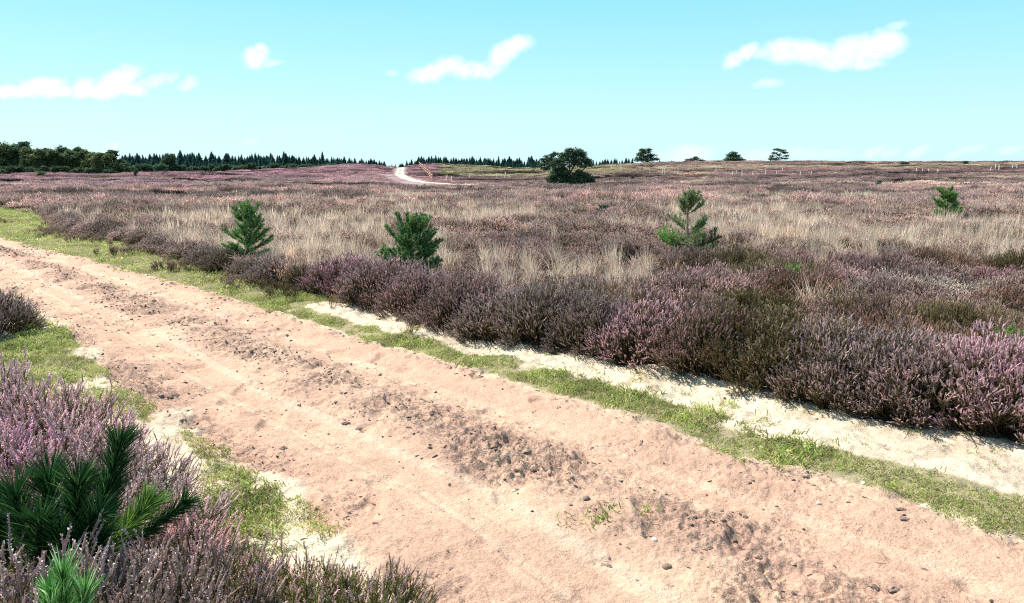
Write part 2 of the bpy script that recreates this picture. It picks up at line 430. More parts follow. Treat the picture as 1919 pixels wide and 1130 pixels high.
def np_mesh(name, verts, faces, col=None, smooth=False):
    """faces: (n,3) or (n,4) int array, or a list of such arrays"""
    me = bpy.data.meshes.new(name)
    verts = np.asarray(verts, np.float32)
    if not isinstance(faces, list):
        faces = [faces]
    faces = [np.asarray(f, np.int32) for f in faces if len(f)]
    me.vertices.add(len(verts)); me.vertices.foreach_set('co', verts.ravel())
    if faces:
        loops = np.concatenate([f.ravel() for f in faces])
        tot = np.concatenate([np.full(len(f), f.shape[1], np.int32) for f in faces])
        start = np.concatenate([[0], np.cumsum(tot)[:-1]]).astype(np.int32)
        me.loops.add(len(loops)); me.loops.foreach_set('vertex_index', loops)
        me.polygons.add(len(tot)); me.polygons.foreach_set('loop_start', start)
        me.polygons.foreach_set('use_smooth', np.full(len(tot), smooth, bool))
    me.update(calc_edges=True)
    if col is not None:
        at = me.attributes.new('Col', 'FLOAT_COLOR', 'POINT')
        at.data.foreach_set('color', np.asarray(col, np.float32).ravel())
    return me


def link(name, me, mat=None, parent=None):
    o = bpy.data.objects.new(name, me)
    if mat is not None and me is not None and not me.materials:
        me.materials.append(mat)
    COL.objects.link(o)
    if parent: o.parent = parent
    return o


class MB:
    """collects triangles with one colour per vertex (alpha = flower share)"""
    def __init__(s):
        s.v = []; s.f = []; s.c = []; s.n = 0

    def add(s, v, f, c):
        v = np.asarray(v, float).reshape(-1, 3); f = np.asarray(f, int).reshape(-1, 3)
        c = np.asarray(c, float)
        if c.ndim == 1: c = np.broadcast_to(c, (len(v), 4))
        s.v.append(v); s.f.append(f + s.n); s.c.append(c); s.n += len(v)

    def arrays(s):
        return np.concatenate(s.v), np.concatenate(s.f), np.concatenate(s.c)

    def merge(s, arr, mat3=None, off=(0, 0, 0), scl=1.0):
        v, f, c = arr
        v = v * scl
        if mat3 is not None: v = v @ np.asarray(mat3).T
        s.add(v + np.asarray(off), f, c)

    def build(s, name, mat, parent=None, smooth=False):
        v, f, c = s.arrays()
        return link(name, np_mesh(name, v, f, c, smooth), mat, parent)


def frame(d):
    d = np.asarray(d, float); d = d / (np.linalg.norm(d) + 1e-9)
    a = np.array((0, 0, 1.)) if abs(d[2]) < .9 else np.array((1., 0, 0))
    u = np.cross(d, a); u /= np.linalg.norm(u)
    return d, u, np.cross(d, u)


def tube(mb, pts, rad, sides, c0, c1=None, jit=0):
    pts = np.asarray(pts, float); n = len(pts)
    rad = np.broadcast_to(np.asarray(rad, float), (n,))
    tan = np.gradient(pts, axis=0)
    V = []
    for i in range(n):
        d, u, w = frame(tan[i])
        if i and np.dot(u, pu) < 0: u, w = -u, -w
        pu = u
        a = np.arange(sides) * 2 * math.pi / sides
        rr = rad[i] * (1 + (RNG.random(sides) - .5) * jit)
        V.append(pts[i] + np.outer(np.cos(a) * rr, u) + np.outer(np.sin(a) * rr, w))
    V = np.concatenate(V)
    F = []
    for i in range(n - 1):
        for k in range(sides):
            a = i * sides + k; b = i * sides + (k + 1) % sides
            F += [(a, b, b + sides), (a, b + sides, a + sides)]
    top = (n - 1) * sides
    for k in range(1, sides - 1):
        F.append((top, top + k, top + k + 1))
    c0 = np.asarray(c0, float); c1 = c0 if c1 is None else np.asarray(c1, float)
    t = np.repeat(np.linspace(0, 1, n), sides)[:, None]
    mb.add(V, F, c0 * (1 - t) + c1 * t)


def needles(mb, pos, dirs, length, width, col, bend=0.0):
    """many thin triangles; pos, dirs (n,3), length (n,), width, col (n,4)"""
    n = len(pos)
    d = dirs / (np.linalg.norm(dirs, axis=1, keepdims=True) + 1e-9)
    a = RNG.normal(size=(n, 3))
    u = np.cross(d, a); u /= np.linalg.norm(u, axis=1, keepdims=True) + 1e-9
    w = np.broadcast_to(np.asarray(width, float), (n,))[:, None]
    le = np.broadcast_to(np.asarray(length, float), (n,))[:, None]
    if bend:
        mid = pos + d * le * .5; tip = pos + d * le + np.array((0, 0, -1.)) * le * bend
        V = np.stack([pos - u * w * .5, pos + u * w * .5, mid + u * w * .45, mid - u * w * .45, tip], 1).reshape(-1, 3)
        b = np.arange(n)[:, None] * 5
        F = np.concatenate([b + np.array((0, 1, 2)), b + np.array((0, 2, 3)), b + np.array((3, 2, 4))])
        mb.add(V, F, np.repeat(col, 5, 0))
    else:
        V = np.stack([pos - u * w * .5, pos + u * w * .5, pos + d * le], 1).reshape(-1, 3)
        mb.add(V, np.arange(n * 3).reshape(-1, 3), np.repeat(col, 3, 0))


def rotz(a, tilt=0.0, az=0.0):
    ca, sa = math.cos(a), math.sin(a)
    m = np.array([[ca, -sa, 0], [sa, ca, 0], [0, 0, 1.]])
    if tilt:
        ax = np.array((-math.sin(az), math.cos(az), 0.)); c, s = math.cos(tilt), math.sin(tilt)
        K = np.array([[0, -ax[2], ax[1]], [ax[2], 0, -ax[0]], [-ax[1], ax[0], 0]])
        m = (np.eye(3) + s * K + (1 - c) * K @ K) @ m
    return m


# ------------------------------------------------------------------ materials
def new_mat(name):
    m = bpy.data.materials.new(name); m.use_nodes = True
    t = m.node_tree; t.nodes.clear()
    return m, t, t.nodes.new


def mat_ground():
    m, t, N = new_mat('sand_and_soil')
    out = N('ShaderNodeOutputMaterial'); b = N('ShaderNodeBsdfPrincipled')
    b.inputs['Roughness'].default_value = .95; b.inputs['Specular IOR Level'].default_value = .15
    at = N('ShaderNodeAttribute'); at.attribute_name = 'Col'
    g = N('ShaderNodeNewGeometry')
    n1 = N('ShaderNodeTexNoise'); n1.inputs['Scale'].default_value = 70; n1.inputs['Detail'].default_value = 5; n1.inputs['Roughness'].default_value = .65
    n2 = N('ShaderNodeTexNoise'); n2.inputs['Scale'].default_value = 8; n2.inputs['Detail'].default_value = 4
    L(t, g.outputs['Position'], n1.inputs['Vector']); L(t, g.outputs['Position'], n2.inputs['Vector'])
    mr = N('ShaderNodeMapRange'); mr.inputs['From Min'].default_value = .3; mr.inputs['From Max'].default_value = .7; mr.inputs['To Min'].default_value = .80; mr.inputs['To Max'].default_value = 1.14
    L(t, n1.outputs[0], mr.inputs['Value'])
    mr2 = N('ShaderNodeMapRange'); mr2.inputs['From Min'].default_value = .3; mr2.inputs['From Max'].default_value = .7; mr2.inputs['To Min'].default_value = .92; mr2.inputs['To Max'].default_value = 1.06
    L(t, n2.outputs[0], mr2.inputs['Value'])
    mm = N('ShaderNodeMath'); mm.operation = 'MULTIPLY'; L(t, mr.outputs[0], mm.inputs[0]); L(t, mr2.outputs[0], mm.inputs[1])
    vs = N('ShaderNodeVectorMath'); vs.operation = 'SCALE'; L(t, at.outputs['Color'], vs.inputs[0]); L(t, mm.outputs[0], vs.inputs['Scale'])
    # crumbs and flecks of dark humus, thick where the ground is churned
    n3 = N('ShaderNodeTexNoise'); n3.inputs['Scale'].default_value = 26; n3.inputs['Detail'].default_value = 6; n3.inputs['Roughness'].default_value = .72; n3.inputs['Distortion'].default_value = .6
    L(t, g.outputs['Position'], n3.inputs['Vector'])
    th = N('ShaderNodeMapRange'); th.inputs['From Min'].default_value = 0; th.inputs['From Max'].default_value = 1; th.inputs['To Min'].default_value = .70; th.inputs['To Max'].default_value = .49
    L(t, at.outputs['Alpha'], th.inputs['Value'])
    df = N('ShaderNodeMath'); df.operation = 'SUBTRACT'; L(t, n3.outputs[0], df.inputs[0]); L(t, th.outputs[0], df.inputs[1])
    fl = N('ShaderNodeMapRange'); fl.inputs['From Min'].default_value = 0; fl.inputs['From Max'].default_value = .035; fl.inputs['To Max'].default_value = .72
    L(t, df.outputs[0], fl.inputs['Value'])
    pr_ = N('ShaderNodeMath'); pr_.operation = 'GREATER_THAN'; pr_.inputs[1].default_value = .01; L(t, at.outputs['Alpha'], pr_.inputs[0])
    fm = N('ShaderNodeMath'); fm.operation = 'MULTIPLY'; L(t, fl.outputs[0], fm.inputs[0]); L(t, pr_.outputs[0], fm.inputs[1])
    mc_ = N('ShaderNodeMix'); mc_.data_type = 'RGBA'; L(t, fm.outputs[0], mc_.inputs['Factor']); L(t, vs.outputs[0], mc_.inputs['A']); mc_.inputs['B'].default_value = (.21, .145, .115, 1)
    L(t, mc_.outputs['Result'], b.inputs['Base Color'])
    hs = N('ShaderNodeMath'); hs.operation = 'ADD'; L(t, n1.outputs[0], hs.inputs[0]); L(t, n3.outputs[0], hs.inputs[1])
    bp = N('ShaderNodeBump'); bp.inputs['Strength'].default_value = .8; bp.inputs['Distance'].default_value = .016
    L(t, hs.outputs[0], bp.inputs['Height']); L(t, bp.outputs[0], b.inputs['Normal'])
    L(t, b.outputs[0], out.inputs['Surface'])
    return m


def mat_plant(name, trans=.25, var=.35, scale=30, use_tint=False, rough=.8, lift=1.0, spec=.2):
    """foliage: vertex colour (or the plant's own flower tint) broken up by noise, part of the light passing through"""
    m, t, N = new_mat(name)
    out = N('ShaderNodeOutputMaterial')
    at = N('ShaderNodeAttribute'); at.attribute_name = 'Col'
    g = N('ShaderNodeNewGeometry')
    n1 = N('ShaderNodeTexNoise'); n1.inputs['Scale'].default_value = scale; n1.inputs['Detail'].default_value = 2
    L(t, g.outputs['Position'], n1.inputs['Vector'])
    mr = N('ShaderNodeMapRange'); mr.inputs['From Min'].default_value = .3; mr.inputs['From Max'].default_value = .7; mr.inputs['To Min'].default_value = lift * (1 - var); mr.inputs['To Max'].default_value = lift * (1 + var)
    L(t, n1.outputs[0], mr.inputs['Value'])
    src = at.outputs['Color']
    oi = N('ShaderNodeObjectInfo')
    if use_tint:
        ti = N('ShaderNodeAttribute'); ti.attribute_type = 'INSTANCER'; ti.attribute_name = 'tint'
        mul = N('ShaderNodeMix'); mul.data_type = 'RGBA'; mul.blend_type = 'MULTIPLY'; mul.inputs['Factor'].default_value = 1
        L(t, ti.outputs['Color'], mul.inputs['A']); L(t, at.outputs['Color'], mul.inputs['B'])
        mx = N('ShaderNodeMix'); mx.data_type = 'RGBA'
        L(t, at.outputs['Alpha'], mx.inputs['Factor']); L(t, at.outputs['Color'], mx.inputs['A']); L(t, mul.outputs['Result'], mx.inputs['B'])
        src = mx.outputs['Result']
    rr = N('ShaderNodeMapRange'); rr.inputs['To Min'].default_value = .82; rr.inputs['To Max'].default_value = 1.2
    L(t, oi.outputs['Random'], rr.inputs['Value'])
    m2 = N('ShaderNodeMath'); m2.operation = 'MULTIPLY'; L(t, mr.outputs[0], m2.inputs[0]); L(t, rr.outputs[0], m2.inputs[1])
    vs = N('ShaderNodeVectorMath'); vs.operation = 'SCALE'; L(t, src, vs.inputs[0]); L(t, m2.outputs[0], vs.inputs['Scale'])
    d = N('ShaderNodeBsdfPrincipled'); d.inputs['Roughness'].default_value = rough; d.inputs['Specular IOR Level'].default_value = spec
    L(t, vs.outputs[0], d.inputs['Base Color'])
    if trans:
        tr = N('ShaderNodeBsdfTranslucent'); L(t, vs.outputs[0], tr.inputs['Color'])
        ms = N('ShaderNodeMixShader'); ms.inputs[0].default_value = trans
        L(t, d.outputs[0], ms.inputs[1]); L(t, tr.outputs[0], ms.inputs[2]); L(t, ms.outputs[0], out.inputs['Surface'])
    else:
        L(t, d.outputs[0], out.inputs['Surface'])
    return m


M_GROUND = mat_ground()
M_HEATHER = mat_plant('heather', .38, .35, 25, True, spec=.05, lift=1.18)
M_GRASS = mat_plant('green_grass', .42, .35, 2.5, lift=1.12)
M_STRAW = mat_plant('dry_grass', .45, .25, 3)
M_NEEDLE = mat_plant('pine_needles', .28, .3, 14, rough=.5, lift=1.35)
M_CROWN = mat_plant('tree_crown', .32, .4, 1.2, lift=1.95, spec=.1)
M_BARK = mat_plant('bark', 0, .35, 9)
M_WOOD = mat_plant('weathered_wood', 0, .15, 4)
M_CLOD = mat_plant('crumbled_soil', 0, .3, 60)
M_STONE = mat_plant('stone', 0, .15, 40)

# ------------------------------------------------------------------ terrain mesh, split by face into ground, track and path
az = np.concatenate([np.linspace(-180, -56, 40, endpoint=False), np.linspace(-56, -37, 60, endpoint=False), np.linspace(-37, 37, 860, endpoint=False), np.linspace(37, 56, 60, endpoint=False), np.linspace(56, 180, 40, endpoint=False)])
az = np.radians(az)
lr = [math.log(.8)]
while lr[-1] < math.log(3100):
    r_ = math.exp(lr[-1])
    lr.append(lr[-1] + (.012 if r_ < 2.2 else .0036 if r_ < 13 else .006 if r_ < 30 else .008 if r_ < 300 else .07))
rad = np.exp(np.array(lr))
NA, NR = len(az), len(rad)
A_, R_ = np.meshgrid(az, rad)
GX = (R_ * np.sin(A_)).ravel(); GY = (R_ * np.cos(A_)).ravel()
gc, grel, gt, gpd = ground_color(GX, GY)
GZ = hbase(GX, GY) + grel + .4 * (1 - sstep(1.6, 3.4, gpd)) * sstep(80, 95, GY) * (1 - sstep(150, 180, GY))
# the far path is worn a little below the heath and faces the viewer on the slope
verts = np.stack([GX, GY, GZ], 1)
idx = np.arange(NA * NR).reshape(NR, NA)
q = np.stack([idx[:-1, :], idx[1:, :], np.roll(idx, -1, 1)[1:, :], np.roll(idx, -1, 1)[:-1, :]], -1).reshape(-1, 4)
q = q[:, ::-1]
fx = GX[q].mean(1); fy = GY[q].mean(1); ft = gt[q].mean(1); fp = gpd[q].mean(1)
is_track = (ft > 0) & (ft < 1.02) & (fy > -6) & (fy < 45)
is_path = (fp < 1.9) & (fy > 80) & ~is_track
rgh = np.clip(near_relief(GX, GY)[2] * 1.2, 0, 1)
verge_ = ((gt < 0) & (GX < X_R3(GY) + .1) & (GX > X_R1(GY))) * .05 + ((gt > 1.0) & (gt < 1.5)) * .22
rgh = np.maximum(rgh, np.maximum(.10 * ((gt >= 0) & (gt <= 1)), verge_)) * (1 - sstep(24, 40, GY)) * (np.abs(GY) < 60)
col4 = np.concatenate([gc, rgh[:, None]], 1)


def sub_mesh(name, mask, extra=None):
    f = q[mask]
    u, inv = np.unique(f, return_inverse=True)
    v = verts[u]; c = col4[u]; f = inv.reshape(-1, 4)
    fl = [f]
    if extra is not None:
        n = len(v); v = np.concatenate([v, [extra]]); c = np.concatenate([c, [c[0]]])
        ring = np.searchsorted(u, idx[0, :])
        fl.append(np.stack([ring, np.full(NA, n), np.roll(ring, -1)], 1)[:, ::-1])
    return link(name, np_mesh(name, v, fl, c, True), M_GROUND)
is_ring = np.zeros(len(q), bool); is_ring[:NA] = True
is_track &= ~is_ring
tag(sub_mesh('ground', ~is_track & ~is_path, (0, 0, 0)), kind='structure')
tag(sub_mesh('sandy_track', is_track), kind='structure')
tag(sub_mesh('path', is_path), kind='structure')


def zg(x, y):
    x = np.atleast_1d(np.asarray(x, float)); y = np.atleast_1d(np.asarray(y, float))
    return hbase(x, y) + near_relief(x, y)[0]


# ------------------------------------------------------------------ scattering (one object, points carry their own size and tint)
def scatter(name, templates, mat, P, rot, scl, var, tint=None):
    V, F, C, K = [], [], [], []
    n = 0
    for k, (v, f, c) in enumerate(templates):
        V.append(v); F.append(f + n); C.append(c); K.append(np.full(len(v), k)); n += len(v)
    V.append(P); C.append(np.ones((len(P), 4))); K.append(100 + np.asarray(var))
    me = np_mesh(name, np.concatenate(V), np.concatenate(F), np.concatenate(C))
    me.materials.append(mat)
    N = len(me.vertices)
    def attr(nm, ty, key, arr):
        a = me.attributes.new(nm, ty, 'POINT'); a.data.foreach_set(key, arr)
    attr('kindex', 'INT', 'value', np.concatenate(K).astype(np.int32))
    full = np.zeros((N, 3), np.float32); full[n:] = rot; attr('prot', 'FLOAT_VECTOR', 'vector', full.ravel())
    full = np.ones((N, 3), np.float32); full[n:] = scl; attr('pscl', 'FLOAT_VECTOR', 'vector', full.ravel())
    if tint is not None:
        full = np.ones((N, 4), np.float32); full[n:, :3] = tint; attr('tint', 'FLOAT_COLOR', 'color', full.ravel())
    o = link(name, me)
    ng = bpy.data.node_groups.new(name + '_spread', 'GeometryNodeTree')
    ng.interface.new_socket('Geometry', in_out='INPUT', socket_type='NodeSocketGeometry')
    ng.interface.new_socket('Geometry', in_out='OUTPUT', socket_type='NodeSocketGeometry')
    G = ng.nodes.new
    gi = G('NodeGroupInput'); go = G('NodeGroupOutput'); jn = G('GeometryNodeJoinGeometry')
    def named(nm, ty):
        a = G('GeometryNodeInputNamedAttribute'); a.data_type = ty; a.inputs['Name'].default_value = nm
        return a.outputs['Attribute']
    kd = named('kindex', 'INT'); ro = named('prot', 'FLOAT_VECTOR'); sc = named('pscl', 'FLOAT_VECTOR')
    e2r = G('FunctionNodeEulerToRotation'); ng.links.new(ro, e2r.inputs[0])
    for k in range(len(templates)):
        outs = []
        for val in (k, 100 + k):
            cp = G('FunctionNodeCompare'); cp.data_type = 'INT'; cp.operation = 'EQUAL'
            ii = [s for s in cp.inputs if s.type == 'INT']
            ng.links.new(kd, ii[0]); ii[1].default_value = val
            sg = G('GeometryNodeSeparateGeometry'); sg.domain = 'POINT'
            ng.links.new(gi.outputs[0], sg.inputs['Geometry']); ng.links.new(cp.outputs[0], sg.inputs['Selection'])
            outs.append(sg.outputs['Selection'])
        iop = G('GeometryNodeInstanceOnPoints')
        ng.links.new(outs[1], iop.inputs['Points']); ng.links.new(outs[0], iop.inputs['Instance'])
        ng.links.new(e2r.outputs[0], iop.inputs['Rotation']); ng.links.new(sc, iop.inputs['Scale'])
        ng.links.new(iop.outputs[0], jn.inputs[0])
    ng.links.new(jn.outputs[0], go.inputs[0])
    md = o.modifiers.new('spread', 'NODES'); md.node_group = ng
    return o


def rand_rot(n, tilt):
    return np.stack([RNG.normal(0, tilt, n), RNG.normal(0, tilt, n), RNG.random(n) * 6.283], 1)


# ------------------------------------------------------------------ heather
STEM = np.array((.12, .078, .05, 0)); LEAF = np.array((.125, .115, .045, 0)); LEAF2 = np.array((.22, .18, .085, 0))


def spike(mb, base, d, ln, r, fine):
    """a flowering shoot tip: knobbly spike of small bells"""
    d = d / np.linalg.norm(d)
    k = RNG.uniform(.72, 1.25)
    c = np.array((k, k * RNG.uniform(.93, 1.03), k * RNG.uniform(.95, 1.05), 1))
    if fine:
        n = int(ln / .0036)
        t = np.sort(RNG.random(n)); ph = RNG.random(n) * 6.283
        _, u, w = frame(d)
        side = np.outer(np.cos(ph), u) + np.outer(np.sin(ph), w)
        p = base + np.outer(t * ln, d) + side * .0015
        dd = side + d * RNG.uniform(.2, .9, (n, 1))
        kk = RNG.uniform(.7, 1.35, (n, 1))
        col = np.concatenate([c[None, :3] * kk, np.where(RNG.random((n, 1)) < .2, .35, 1)], 1)
        needles(mb, p, dd, RNG.uniform(.006, .010, n) * (1.15 - .5 * t), .0058, col)
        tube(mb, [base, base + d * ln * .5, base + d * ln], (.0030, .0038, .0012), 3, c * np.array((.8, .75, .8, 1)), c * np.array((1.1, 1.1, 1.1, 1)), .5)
    else:
        m = 5
        tt = np.linspace(0, 1, m)
        rr = r * np.array((.45, 1.0, .75, .85, .15)) * RNG.uniform(.8, 1.25, m)
        lean = RNG.normal(0, .05, 3) * ln
        pts = base + np.outer(tt * ln, d) + np.outer(tt ** 2, lean)
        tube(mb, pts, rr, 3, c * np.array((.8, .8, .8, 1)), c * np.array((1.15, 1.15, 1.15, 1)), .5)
        n = 6
        t = RNG.random(n)
        dd = RNG.normal(size=(n, 3)) + d
        needles(mb, base + np.outer(t * ln, d), dd, r * 2.6, r * 1.1, np.broadcast_to(c * np.array((1.1, 1.1, 1.1, 1)), (n, 4)))


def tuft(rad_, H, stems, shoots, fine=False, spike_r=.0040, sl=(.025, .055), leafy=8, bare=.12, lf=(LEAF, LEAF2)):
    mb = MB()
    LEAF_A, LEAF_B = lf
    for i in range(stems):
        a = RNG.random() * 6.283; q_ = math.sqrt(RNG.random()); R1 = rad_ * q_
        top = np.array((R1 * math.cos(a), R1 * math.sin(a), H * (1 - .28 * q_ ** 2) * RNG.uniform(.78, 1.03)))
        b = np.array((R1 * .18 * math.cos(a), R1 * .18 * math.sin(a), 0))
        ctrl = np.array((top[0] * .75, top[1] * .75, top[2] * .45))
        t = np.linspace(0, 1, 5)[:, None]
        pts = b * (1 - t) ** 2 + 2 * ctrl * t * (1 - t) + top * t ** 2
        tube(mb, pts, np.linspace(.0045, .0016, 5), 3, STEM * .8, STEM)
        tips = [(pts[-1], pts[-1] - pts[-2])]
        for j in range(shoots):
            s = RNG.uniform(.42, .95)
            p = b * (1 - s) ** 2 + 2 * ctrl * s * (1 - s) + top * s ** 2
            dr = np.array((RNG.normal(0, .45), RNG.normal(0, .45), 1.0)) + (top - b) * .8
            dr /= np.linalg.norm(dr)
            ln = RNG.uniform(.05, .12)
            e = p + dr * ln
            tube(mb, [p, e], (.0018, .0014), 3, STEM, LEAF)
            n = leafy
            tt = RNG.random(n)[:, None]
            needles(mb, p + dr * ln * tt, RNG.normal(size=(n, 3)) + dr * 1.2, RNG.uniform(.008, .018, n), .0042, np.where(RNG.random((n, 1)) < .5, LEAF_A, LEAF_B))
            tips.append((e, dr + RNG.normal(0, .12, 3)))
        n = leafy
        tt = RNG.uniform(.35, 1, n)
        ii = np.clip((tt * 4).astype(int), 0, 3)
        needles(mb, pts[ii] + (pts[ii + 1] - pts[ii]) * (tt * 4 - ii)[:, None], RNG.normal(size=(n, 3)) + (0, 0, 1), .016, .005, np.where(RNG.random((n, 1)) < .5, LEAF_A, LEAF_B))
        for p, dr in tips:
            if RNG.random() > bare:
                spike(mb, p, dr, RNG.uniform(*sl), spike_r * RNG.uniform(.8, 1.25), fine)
    return mb.arrays()


TUFT = [tuft(.17, RNG.uniform(.36, .42), 14, 8, leafy=6, bare=.08) for _ in range(6)]
LG = (np.array((.24, .25, .085, 0)), np.array((.34, .32, .13, 0)))
LM = (np.array((.15, .15, .07, 0)), np.array((.24, .20, .12, 0)))
TUFT_FINE = [tuft(.12, RNG.uniform(.33, .40), 10, 5, True, leafy=16, bare=.12, lf=LM, sl=(.04, .085)) for _ in range(4)]
TUFT_GREEN = [tuft(.12, RNG.uniform(.27, .34), 8, 6, True, leafy=44, bare=.62, sl=(.03, .07), lf=LG) for _ in range(3)]
TUFT_FAR = [tuft(.34, .36, 18, 4, spike_r=.011, sl=(.05, .11), leafy=4) for _ in range(3)]
TUFT_VFAR = [tuft(.78, .33, 40, 3, spike_r=.024, sl=(.06, .12), leafy=3) for _ in range(3)]


def bush_mesh(name, temps, rad_, n, hs=1.0, th=.4, ell=1.0):
    """a rounded heather bush built from tufts that lean outwards at the rim"""
    mb = MB()
    ga = 2.39996
    for i in range(n):
        q_ = math.sqrt((i + .5) / n)
        a = i * ga + RNG.normal(0, .2)
        rr = rad_ * q_ * .86
        k = RNG.integers(len(temps))
        dome = 1 - .50 * q_ ** 2.2
        s = hs * dome * RNG.uniform(.86, 1.1)
        mb.merge(temps[k], rotz(RNG.random() * 6.283, .85 * q_ ** 1.5 + RNG.normal(0, .08), a), (rr * math.cos(a) * ell * .8, rr * math.sin(a) * .8, -.02), s)
    v, f, c = mb.arrays()
    return np_mesh(name, v, f, c)


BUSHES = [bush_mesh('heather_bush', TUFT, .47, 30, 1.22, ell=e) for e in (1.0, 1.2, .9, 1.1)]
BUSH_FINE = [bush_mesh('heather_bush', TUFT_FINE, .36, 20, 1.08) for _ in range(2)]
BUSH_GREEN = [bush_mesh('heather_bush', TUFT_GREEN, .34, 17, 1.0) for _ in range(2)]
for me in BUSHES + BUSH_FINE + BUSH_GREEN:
    me.materials.append(M_HEATHER)


def bush(me, x, y, s, label, group, tint=None, sz=None, rz=None):
    o = bpy.data.objects.new('heather_bush', me); COL.objects.link(o)
    o.location = (x, y, float(zg(x, y)[0]) - .01)
    o.scale = (s, s, sz if sz else s)
    o.rotation_euler = (0, 0, RNG.random() * 6.283 if rz is None else rz)
    c = heath_tint(np.array([x]), np.array([y]))[0] if tint is None else np.array(tint)
    c = c * .68 + (c @ np.array((.35, .5, .15))) * np.array((1.05, .97, .98)) * .32
    if me in BUSH_FINE or me in BUSH_GREEN: c = np.minimum(c * np.array((1.56, 1.47, 1.27)), .9)
    elif tint is not None: c = c * np.array((1.42, 1.33, 1.16))
    o['tint'] = [float(v) for v in c]
    tag(o, label, 'heather', group)
    return o

# the unbroken edge of heather along the sand, right of the track: every front bush a thing
MARKS = [  # (px, py of the base, tint, label)
    (1880, 842, (.44, .29, .40), 'tall pinkish mauve heather bush at the right end of the sand edge'),
    (1760, 822, (.42, .31, .37), 'greyish mauve heather bush beside the pinkish one at the right end of the sand edge'),
    (1640, 795, (.30, .24, .27), 'dark leggy heather bush with bare grey twigs on the sand edge, third from right'),
    (1545, 772, (.34, .26, .29), 'dark heather bush with lilac tips on the sand edge, between leggy and small low bush'),
    (1460, 752, (.20, .17, .12), 'small low dark heather bush touching the olive green bush on its right'),
    (1385, 733, (.155, .125, .045), 'olive green heather bush almost without flowers on the sand edge'),
    (1290, 715, (.30, .20, .20), 'reddish brown heather bush on the sand edge between the olive and the bright purple bush'),
    (1175, 694, (.40, .27, .36), 'rounded heather bush with bright purple top and dark foot on the pale sand'),
    (1080, 674, (.31, .25, .27), 'dull mauve heather bush on the sand edge touching the bright purple bush on its left'),
    (985, 655, (.30, .25, .26), 'dark heather bush with black shaded foot, second left of the bright purple bush'),
    (900, 645, (.33, .27, .30), 'grey mauve heather bush on the sand edge, third left of the bright purple bush'),
    (820, 625, (.35, .25, .29), 'pinkish heather bush on the sand edge, below and right of the pale stemmed young pine'),
    (745, 602, (.38, .27, .32), 'mauve heather bush on the sand edge straight below the pale stemmed young pine'),
    (675, 583, (.36, .26, .31), 'mauve heather bush at the narrow upper end of the pale sand'),
    (600, 562, (.37, .23, .32), 'purple heather bush where the pale sand first shows between heather and grass')]
g_edge = 'heather bushes along the right edge of the track'
for i, (px, py, tn, lb) in enumerate(MARKS):
    x, y = at_z(px, py)
    s = RNG.uniform(1.0, 1.18)
    bush(BUSHES[i % 4], x + .22 * s, y + .30 * s, s, lb, g_edge, tn, s * RNG.uniform(.95, 1.12))
yy = at_z(600, 562)[1] + .9
k = 0
while yy < 27:
    s = RNG.uniform(.75, 1.1)
    lb = ['dark mauve heather bush on the green verge just left of the pale sand', 'dark mauve heather bush on the green verge below the leftmost young pine', 'purple brown heather bush on the green verge, left of the leftmost young pine',
          'low dark heather bush beside the green verge near its far left end', 'distant dark heather bush where the green verge meets the left picture edge'][int(np.searchsorted([9.6, 12.0, 15.5, 20.5], yy))]
    bush(BUSHES[k % 4], float(X_R3(yy)) + .35 * s, yy + .3, s, lb, g_edge, None, s * RNG.uniform(.7, .95))
    yy += RNG.uniform(.55, .95); k += 1
# second row just behind, fills the gaps
# foreground left
g_fl = 'heather bushes in the left foreground'
for (px, py, zt, s, me, tn, lb) in [
    (20, 688, .46, 1.3, 0, (.46, .33, .42), 'broad pale mauve heather bush at the left edge beside the green grass patch'),
    (140, 722, .44, 1.28, 1, (.45, .32, .38), 'pale mauve heather bush behind the dark pine shoots, next to the grass patch'),
    (225, 765, .40, 1.05, 0, (.42, .31, .38), 'heather bush with greyish pink tips behind the tallest dark pine shoot'),
    (25, 790, .45, 1.2, 1, (.44, .26, .44), 'heather bush with vivid purple pink tips at the left picture edge'),
    (130, 800, .42, 1.15, 0, (.44, .33, .38), 'pale pink heather bush directly above the dark pine clump'),
    (300, 830, .38, 1.05, 1, (.36, .28, .32), 'dusky heather bush at the sand, right of the tallest dark pine shoot'),
    (350, 900, .36, 1.0, 0, (.33, .27, .30), 'dark grey heather bush leaning over the small grass patch by the sand'),
    (235, 900, .34, 1.0, 1, (.36, .25, .25), 'brownish heather bush behind the yellow green pine shoot'),
    (390, 965, .32, .95, 0, (.46, .30, .36), 'heather bush with pink bells in front of the shaded strip of grass')]:
    x, y = at_z(px, py, zt)
    bush(BUSH_FINE[me], x - .17, y - .05, s * .88, lb, g_fl, tn)
for (px, py, zt, s, me, tn, lb) in [
    (300, 1000, .30, 1.0, 0, (.48, .34, .36), 'green leaved heather bush with few pink tips beside the bright green pine shoot'),
    (430, 1020, .28, 1.0, 1, (.50, .34, .38), 'loose green heather bush with pink tips at the middle of the bottom left front'),
    (560, 1035, .26, .95, 0, (.52, .38, .42), 'open green heather bush with tall pale tips at the bottom edge'),
    (690, 1045, .24, .85, 1, (.52, .40, .46), 'last green heather bush at the bottom edge, touching the pink sand'),
    (360, 1110, .26, .95, 1, (.46, .33, .30), 'green heather bush low at the bottom edge, right of the bright green pine shoot'),
    (520, 1120, .22, .95, 0, (.46, .32, .34), 'nearest green heather bush at the bottom edge')]:
    x, y = at_z(px, py, zt)
    bush(BUSH_GREEN[me], x, y - .04, s * .92, lb, g_fl, tn)
